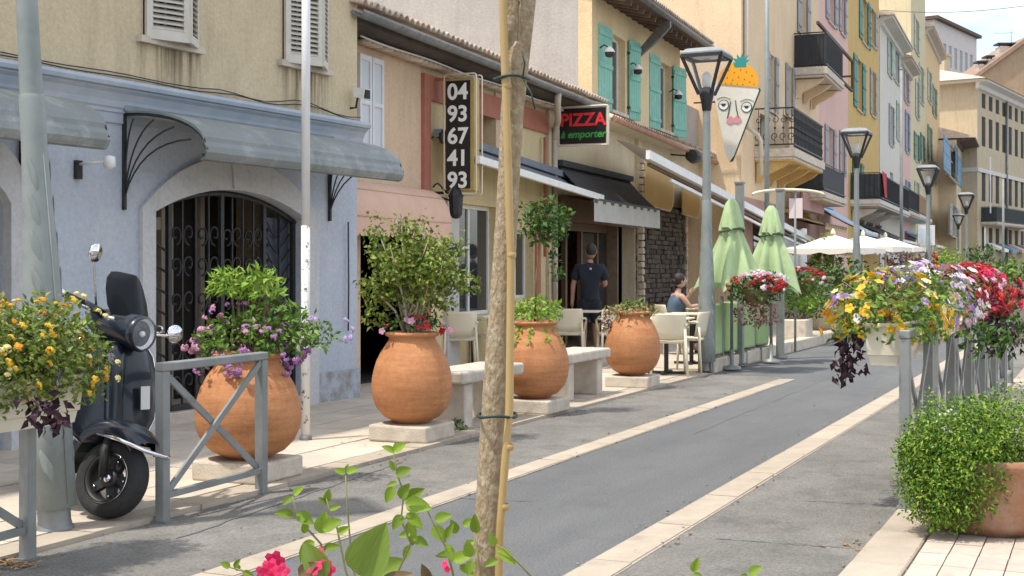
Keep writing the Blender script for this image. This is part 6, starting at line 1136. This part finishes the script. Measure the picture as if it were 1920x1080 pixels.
P = gpos(1515, 645, .05); t = T('stone_planter', 'square pale stone planter at the end of the green screen', 'planter', S, (*S.loc((P.x, P.y)), .03)); u, v = S.loc((P.x, P.y)); t.part('trough', MB().box(u-.28, u+.34, v-.02, v+.5, .03, .50), LIME, bev=.02); t.part('soil', MB().box(u-.22, u+.28, v+.04, v+.44, .501, .51), SOIL)
mb = MB(); dome(900, (P.x-.02, P.y+.3, .80), (.42,.34,.42), .07, mb, low=-.7); dome(500, (P.x+.35, P.y+.9, 1.0), (.4,.4,.55), .07, mb, low=-.7); t2 = T('shrub', 'dense green shrub growing in the square stone planter', 'shrub', W, (P.x, P.y+.3, .5)); t2.part('foliage', mb, LEAFB, kind='stuff'); t2.part('stems', MB().tube([(P.x,P.y+.3,.5), (P.x,P.y+.3,.9)], .012, 5), TWIG)
# open cream parasols farther along
def open_parasol(x, Y, yt, rad, lb):
    X = (x-960)/F*Y; zt = EYE+(HY-yt)/F*Y; t = T('open_parasol', lb, 'parasol', W, (X, Y, .03), 'open cream parasols of the restaurants', rot=S.ang, local=True); t.part('pole', MB().tube([(0,0,0), (0,0,zt)], .03, 8), CREAMP); n = 8; z_ = zt-.03
    rings = [[(rad*k*math.cos(2*math.pi*(j+.5)/32)/max(abs(math.cos(2*math.pi*(j+.5)/32)), abs(math.sin(2*math.pi*(j+.5)/32)))*.82, rad*k*math.sin(2*math.pi*(j+.5)/32)/max(abs(math.cos(2*math.pi*(j+.5)/32)), abs(math.sin(2*math.pi*(j+.5)/32)))*.82, z_-.32*k+.02*math.sin(math.pi*k*2)-.04*math.sin(math.pi*k)) for j in range(32)] for k in (.02,.25,.5,.75,1)]
    rings.append([(x_, y_, z-.12+.03*math.sin(j*2.2)) for j, (x_, y_, z) in enumerate(rings[-1])]); t.part('canopy', MB().loft(rings, cap=False, sm=False), CRC); t.part('finial', MB().lathe([(.06,z_),(.05,z_+.08),(.01,z_+.14)], 10), CREAMP); t.part('base', MB().lathe([(.3,0),(.3,.08),(.05,.1)], 16), LIME)
open_parasol(1562, 30, 440, 1.25, 'nearest open cream parasol beyond the stone planter'); open_parasol(1618, 34.5, 441, 1.35, 'middle open cream parasol behind the second lamp'); open_parasol(1660, 38.5, 444, 1.4, 'farthest open cream parasol of the three')
# far awnings and street bits
flat_awning('awning', 'pale blue awning below the dark balcony of the apricot building', FE, 11.2, 14.5, 3.4, 2.55, 1.5, pm('pale_blue_canvas', (.36,.50,.62), (.30,.44,.56), rough=.85), WHITEP, .05, val=.1)
flat_awning('awning', 'brown awning strip under the pink sign board', FE, 5.5, 9.8, 2.95, 2.6, 1.1, OC2, WOODB, .06, val=.12); flat_awning('awning', 'dark awning below the yellow house balcony', FE, 21, 29, 3.2, 2.5, 1.6, BLK, WHITEP, .06); flat_awning('awning', 'slate blue awning beyond the white building', FE, 41, 48, 3.3, 2.6, 1.6, LBLUE, WHITEP, .08)
t0, z = FE.px(1520, 405, -.5); t = T('sign_board', 'plain dusty pink sign board above the brown awning', 'sign', FE, (7.2, -.5, 2.95)); t.part('board', MB().box(5.6, 9.4, -.52, -.46, 3.02, 3.5), pm('dusty_pink_sign', (.42,.24,.22), (.36,.20,.18), scale=3, rough=.7)); t.part('border', MB().box(5.56, 9.44, -.455, -.43, 2.98, 3.54), WOODB)
X, Y = (1737-960)/F*50, 50; t = T('information_panel', 'white street information panel on two posts in the distance', 'sign', W, (X, Y, 0)); t.part('panel', MB().box(X-.32, X+.32, Y, Y+.08, EYE+(HY-460)/F*50, EYE+(HY-422)/F*50), WHITEP); t.part('poster', MB().box(X-.2, X+.2, Y-.012, Y-.001, EYE+(HY-456)/F*50, EYE+(HY-428)/F*50), pm('pale_blue_poster', (.55,.66,.74), rough=.5)); t.part('post', MB().tube([(X-.25,Y+.04,0), (X-.25,Y+.04,2.9)], .04, 8), GREYM); t.part('post', MB().tube([(X+.25,Y+.04,0), (X+.25,Y+.04,2.9)], .04, 8), GREYM)
for (x, y, Y, r3, lb, fol, cols) in ((1588, 530, 26, (.5,.5,.5), 'dark shrub in the terrace behind the pansies', LEAFB, None), (1700, 490, 40, (.9,.6,.5), 'rust and red flowering shrub beyond the parasols', LEAFR, 'rro'), (1775, 492, 44, (.6,.6,.5), 'yellow green shrub beyond the second row of parasols', LEAFY, None), (1836, 485, 50, (.8,.6,.6), 'dark green shrub before the cream block', LEAFB, None), (1905, 512, 26, (.6,.5,.3), 'green shrub at the right edge behind the red geraniums', LEAFA, None), (1545, 490, 30, (.35,.35,.6), 'tall thin shrub before the pink house', LEAFO, None)):
    P = at(x, y, Y); t = T('shrub', lb, 'shrub', W, (P.x, P.y, 0), 'shrubs on the far terrace'); mb = MB(); dome(420, P, r3, .13, mb, inner=.2, low=-1); t.part('foliage', mb, fol, kind='stuff'); t.part('tub', MB().lathe([(.01,0),(.28,0),(.36,P.z-r3[2]*.6),(.38,P.z-r3[2]*.55)], 14, (P.x,P.y,0)), LIME); 
    if cols: flowers(t, 30, P, r3, cols, 3, 1)
# overhead wire
a = at(1600, 15, 60); b = at(1960, 6, 60); single('overhead_wire', MB().tube([tuple(a.lerp(b, k/10)-Vector((0,0,.3*math.sin(math.pi*k/10)))) for k in range(11)], .012, 4), IRON, 'thin overhead wire crossing the sky at top right', 'wire', W, tuple(a))
t = T('iron_bracket', 'square iron wall bracket between the pink and yellow houses', 'bracket', FE, (17.5, 0, 9)); q0 = FE.px(1533, 42, -.6); q1 = FE.px(1598, 46, -.6); zz = FE.px(1565, 93, -.6)[1]; t.part('arm', MB().bar((q0[0],-.6,q0[1]), (q1[0],-.6,q0[1]), .08), EAV); t.part('arm', MB().bar((q0[0]+4,-.6,q0[1]-1), (q1[0],-.6,q0[1]-1), .08), EAV); t.part('upright', MB().bar((q1[0],-.6,q0[1]), (q1[0],-.6,q0[1]-1), .08), EAV); t.part('stay', MB().bar((q1[0],-.6,q0[1]-.5), (q1[0],0,q0[1]-.5), .06), EAV)
# ---------------------------------------------------------------- people
def skin(t, name, P, E, mat, parent=None, sub=2, root=None):
    keys = list(P); me = bpy.data.meshes.new(name); me.from_pydata([P[k][0] for k in keys], [(keys.index(a), keys.index(b)) for a, b in E], []); ob = bpy.data.objects.new(name, me); COL.objects.link(ob); ob.parent = parent or t.o
    m = ob.modifiers.new('Skin', 'SKIN'); m.use_smooth_shade = True
    for i, k in enumerate(keys):
        r = P[k][1]; me.skin_vertices[0].data[i].radius = r if hasattr(r, '__len__') else (r, r); me.skin_vertices[0].data[i].use_root = (k == (root or keys[0]))
    s_ = ob.modifiers.new('Subdivision', 'SUBSURF'); s_.levels = sub; s_.render_levels = sub; me.materials.append(mat); return ob
SKINM = pm('skin', (.40,.22,.15), (.34,.18,.12), scale=12, rough=.6); SKINL = pm('light_skin', (.52,.32,.24), (.46,.28,.20), scale=12, rough=.6); HAIR = pm('dark_hair', (.012,.009,.008), (.025,.018,.014), scale=40, rough=.6); NAVY = pm('navy_cloth', (.008,.010,.020), (.013,.016,.03), scale=8, rough=.9, bump=.2, bscale=25); DENIM = pm('blue_grey_cloth', (.10,.15,.22), (.07,.11,.17), scale=8, rough=.9, bump=.2, bscale=25)
def hand(P, E, wr, d, side, tag, up):
    """palm, four unequal bent fingers and a thumb leaving the side of the palm"""
    wr = Vector(wr); d = Vector(d).normalized(); side = Vector(side).normalized(); up = Vector(up).normalized(); P[tag+'palm'] = (wr+d*.05, (.034,.018)); E.append((tag+'wrist', tag+'palm')); P[tag+'knuck'] = (wr+d*.085, (.036,.015)); E.append((tag+'palm', tag+'knuck'))
    for i, (o, l) in enumerate(((-.030,.070),(-.010,.078),(.010,.072),(.028,.058))):
        a = wr+d*.095+side*o; b = a+d*l*.55+up*l*.12; c = b+d*l*.40+up*l*.30
        P[tag+'f%da' % i] = (a, .0095); P[tag+'f%db' % i] = (b, .0088); P[tag+'f%dc' % i] = (c, .0075); E += [(tag+'knuck', tag+'f%da' % i), (tag+'f%da' % i, tag+'f%db' % i), (tag+'f%db' % i, tag+'f%dc' % i)]
    a = wr+d*.05-side*.04; P[tag+'t1'] = (a, .012); P[tag+'t2'] = (a+d*.03-side*.02+up*.012, .010); E += [(tag+'palm', tag+'t1'), (tag+'t1', tag+'t2')]
# standing man from behind; local x right, y away from the camera
p = gpos(1106, 668, .035); man = T('person', 'person in navy shirt and shorts standing with back turned at the pizzeria', 'person', W, (p.x, p.y, .035), local=True)
P = {'pelvis': ((0,0,.93), .10), 'belly': ((0,.0,1.08), .095), 'chest': ((0,.0,1.28), .10), 'neckb': ((0,-.01,1.46), .05), 'neck': ((.01,.01,1.53), .052)}
E = [('pelvis','belly'), ('belly','chest'), ('chest','neckb'), ('neckb','neck')]
for s_, tg in ((-1,'l'), (1,'r')):
    P[tg+'sho'] = ((s_*.175,-.005,1.40), .055); P[tg+'elb'] = ((s_*.26,.0,1.13) if s_ < 0 else (s_*.245,.02,1.12), .045); P[tg+'wrist'] = ((s_*.275,.02,.88) if s_ < 0 else (s_*.20,.22,1.12), .030); E += [('chest',tg+'sho'), (tg+'sho',tg+'elb'), (tg+'elb',tg+'wrist')]
    P[tg+'hip'] = ((s_*.09,0,.86), .075); P[tg+'knee'] = ((s_*.10,.03 if s_ > 0 else -.01,.49), .062); P[tg+'calf'] = ((s_*.10,-.01+.02*s_,.33), .058); P[tg+'ank'] = ((s_*.105,-.03+.03*s_,.09), .040); P[tg+'heel'] = ((s_*.105,-.05+.03*s_,.04), .038); P[tg+'toe'] = ((s_*.12,.13+.03*s_,.032), (.042,.028)); E += [('pelvis',tg+'hip'), (tg+'hip',tg+'knee'), (tg+'knee',tg+'calf'), (tg+'calf',tg+'ank'), (tg+'ank',tg+'heel'), (tg+'heel',tg+'toe')]
hand(P, E, P['lwrist'][0], (-.05,.05,-1), (0,1,0), 'l', (.6,0,0)); hand(P, E, P['rwrist'][0], (-.2,1,.2), (1,0,0), 'r', (0,0,-1))
skin(man, 'body', P, E, SKINM)
hd = MB().ball((.02,.015,1.645), .1, 18, 14, (.80,.98,1.18)); hd.ball((-.062,.02,1.64), .03, 8, 6, (.4,.8,1.1)).ball((.102,.02,1.64), .03, 8, 6, (.4,.8,1.1)).ball((.03,.115,1.635), .022, 8, 6, (.7,1,1.2)).ball((.025,.108,1.59), .025, 8, 6, (1.2,.5,.4)); hd.ball((-.01,.098,1.665), .013, 6, 5).ball((.055,.098,1.665), .013, 6, 5)
ho = man.part('head', hd, SKINM); man.part('hair', MB().ball((.02,-.008,1.672), .106, 18, 12, (.84,.98,1.02)), HAIR)
P = {'h': ((0,0,.83), .17), 'w': ((0,0,.92), .165), 'b': ((0,0,1.08), .155), 'c': ((0,0,1.27), .165), 'n': ((0,-.005,1.42), .11), 'n2': ((.005,.0,1.48), .078)}; E = [('h','w'),('w','b'),('b','c'),('c','n'),('n','n2')]
for s_, tg in ((-1,'l'), (1,'r')): P[tg+'s'] = ((s_*.185,-.003,1.375), .10); P[tg+'e'] = ((s_*.25,0,1.18), .075); E += [('c',tg+'s'), (tg+'s',tg+'e')]
sh_ = skin(man, 'shirt', P, E, NAVY); P = {'w': ((0,0,.97), .15), 'p': ((0,0,.88), .16)}; E = [('w','p')]
for s_, tg in ((-1,'l'), (1,'r')): P[tg+'h'] = ((s_*.09,.0,.80), .115); P[tg+'k'] = ((s_*.10,.01,.50), .10); E += [('p',tg+'h'), (tg+'h',tg+'k')]
skin(man, 'shorts', P, E, NAVY); man.part('collar_label', MB().box(-.015, .02, -.175, -.165, 1.36, 1.39), pm('lilac_patch', (.5,.36,.5), rough=.8), sh_)
for s_ in (-1, 1): man.part('shoe', MB().loft([[(s_*.105+w_*math.cos(a), y+.03*s_, max(.0, z+h*math.sin(a))) for a in [R(k*30) for k in range(12)]] for y, w_, z, h in ((-.11,.03,.04,.04),(-.07,.045,.045,.05),(.05,.05,.04,.042),(.15,.042,.032,.035),(.18,.02,.025,.02))]), BPL)
# seated people: torso upright on a chair, forearms on the table
def sitter(x, y, Y, face, lb, cloth, skm, group='diners seated outside the restaurant'):
    P0 = at(x, y, Y); z0 = .035; t = T('person', lb, 'person', W, (P0.x, P0.y, z0), group, rot=face); P = {'pelvis': ((0,0,.52), .10), 'belly': ((.03,0,.68), .085), 'chest': ((.07,0,.86), .085), 'neckb': ((.09,0,1.01), .05), 'neck': ((.105,0,1.07), .045)}; E = [('pelvis','belly'),('belly','chest'),('chest','neckb'),('neckb','neck')]
    for s_, tg in ((-1,'l'), (1,'r')):
        P[tg+'sho'] = ((.07,s_*.155,.95), .055); P[tg+'elb'] = ((.20,s_*.21,.76), .038); P[tg+'wrist'] = ((.40,s_*.12,.79), .026) if s_ < 0 else ((.32,s_*.10,.93), .026); E += [('chest',tg+'sho'),(tg+'sho',tg+'elb'),(tg+'elb',tg+'wrist')]; P[tg+'hip'] = ((.08,s_*.09,.50), .085); P[tg+'knee'] = ((.44,s_*.10,.50), .06); P[tg+'ank'] = ((.40,s_*.10,.09), .038); P[tg+'toe'] = ((.56,s_*.10,.035), (.03,.04)); E += [('pelvis',tg+'hip'),(tg+'hip',tg+'knee'),(tg+'knee',tg+'ank'),(tg+'ank',tg+'toe')]
    hand(P, E, P['lwrist'][0], (1,.2,0), (0,1,0), 'l', (0,0,-1)); hand(P, E, P['rwrist'][0], (.3,-.3,1), (0,1,0), 'r', (1,0,0)); skin(t, 'body', P, E, skm)
    hd = MB().ball((.13,0,1.18), .095, 16, 12, (.98,.8,1.18)); hd.ball((.228,0,1.17), .02, 8, 6, (1,.7,1.2)).ball((.217,0,1.125), .022, 8, 6, (.5,1.2,.4)).ball((.205,-.033,1.20), .012, 6, 5).ball((.205,.033,1.20), .012, 6, 5).ball((.12,-.078,1.17), .026, 8, 6, (.8,.4,1.1)).ball((.12,.078,1.17), .026, 8, 6, (.8,.4,1.1)); t.part('head', hd, skm); t.part('hair', MB().ball((.105,0,1.205), .105, 16, 12, (.98,.86,1.02)).ball((.03,0,1.17), .05, 10, 8), HAIR)
    P = {'w': ((0,0,.55), .15), 'b': ((.03,0,.70), .13), 'c': ((.07,0,.87), .135), 'n': ((.085,0,.985), .075), 'l': ((.07,-.15,.93), .072), 'r': ((.07,.15,.93), .072)}; E = [('w','b'),('b','c'),('c','n'),('c','l'),('c','r')]
    skin(t, 'top', P, E, cloth); P = {'p': ((0,0,.52), .15)}; E = []
    for s_, tg in ((-1,'l'), (1,'r')): P[tg+'h'] = ((.1,s_*.09,.50), .10); P[tg+'k'] = ((.44,s_*.10,.50), .075); P[tg+'a'] = ((.41,s_*.10,.14), .055); E += [('p',tg+'h'),(tg+'h',tg+'k'),(tg+'k',tg+'a')]
    skin(t, 'trousers', P, E, NAVY)
    c_ = copy_tree(chair); c_.location = (P0.x, P0.y, .035); c_.rotation_euler = (0,0,face-R(90)); c_['label'] = 'cream bistro chair under the '+lb.split(' sitting')[0].replace('person', 'seated person'); return t
sitter(1262, 560, 21.5, R(18), 'person in a blue grey top sitting at a table before the stone wall', DENIM, SKINL)
tb = copy_tree(table); P0 = at(1262, 560, 21.5); tb.location = (P0.x+.62, P0.y+.2, .035); tb['label'] = 'bistro table in front of the seated person in blue grey'
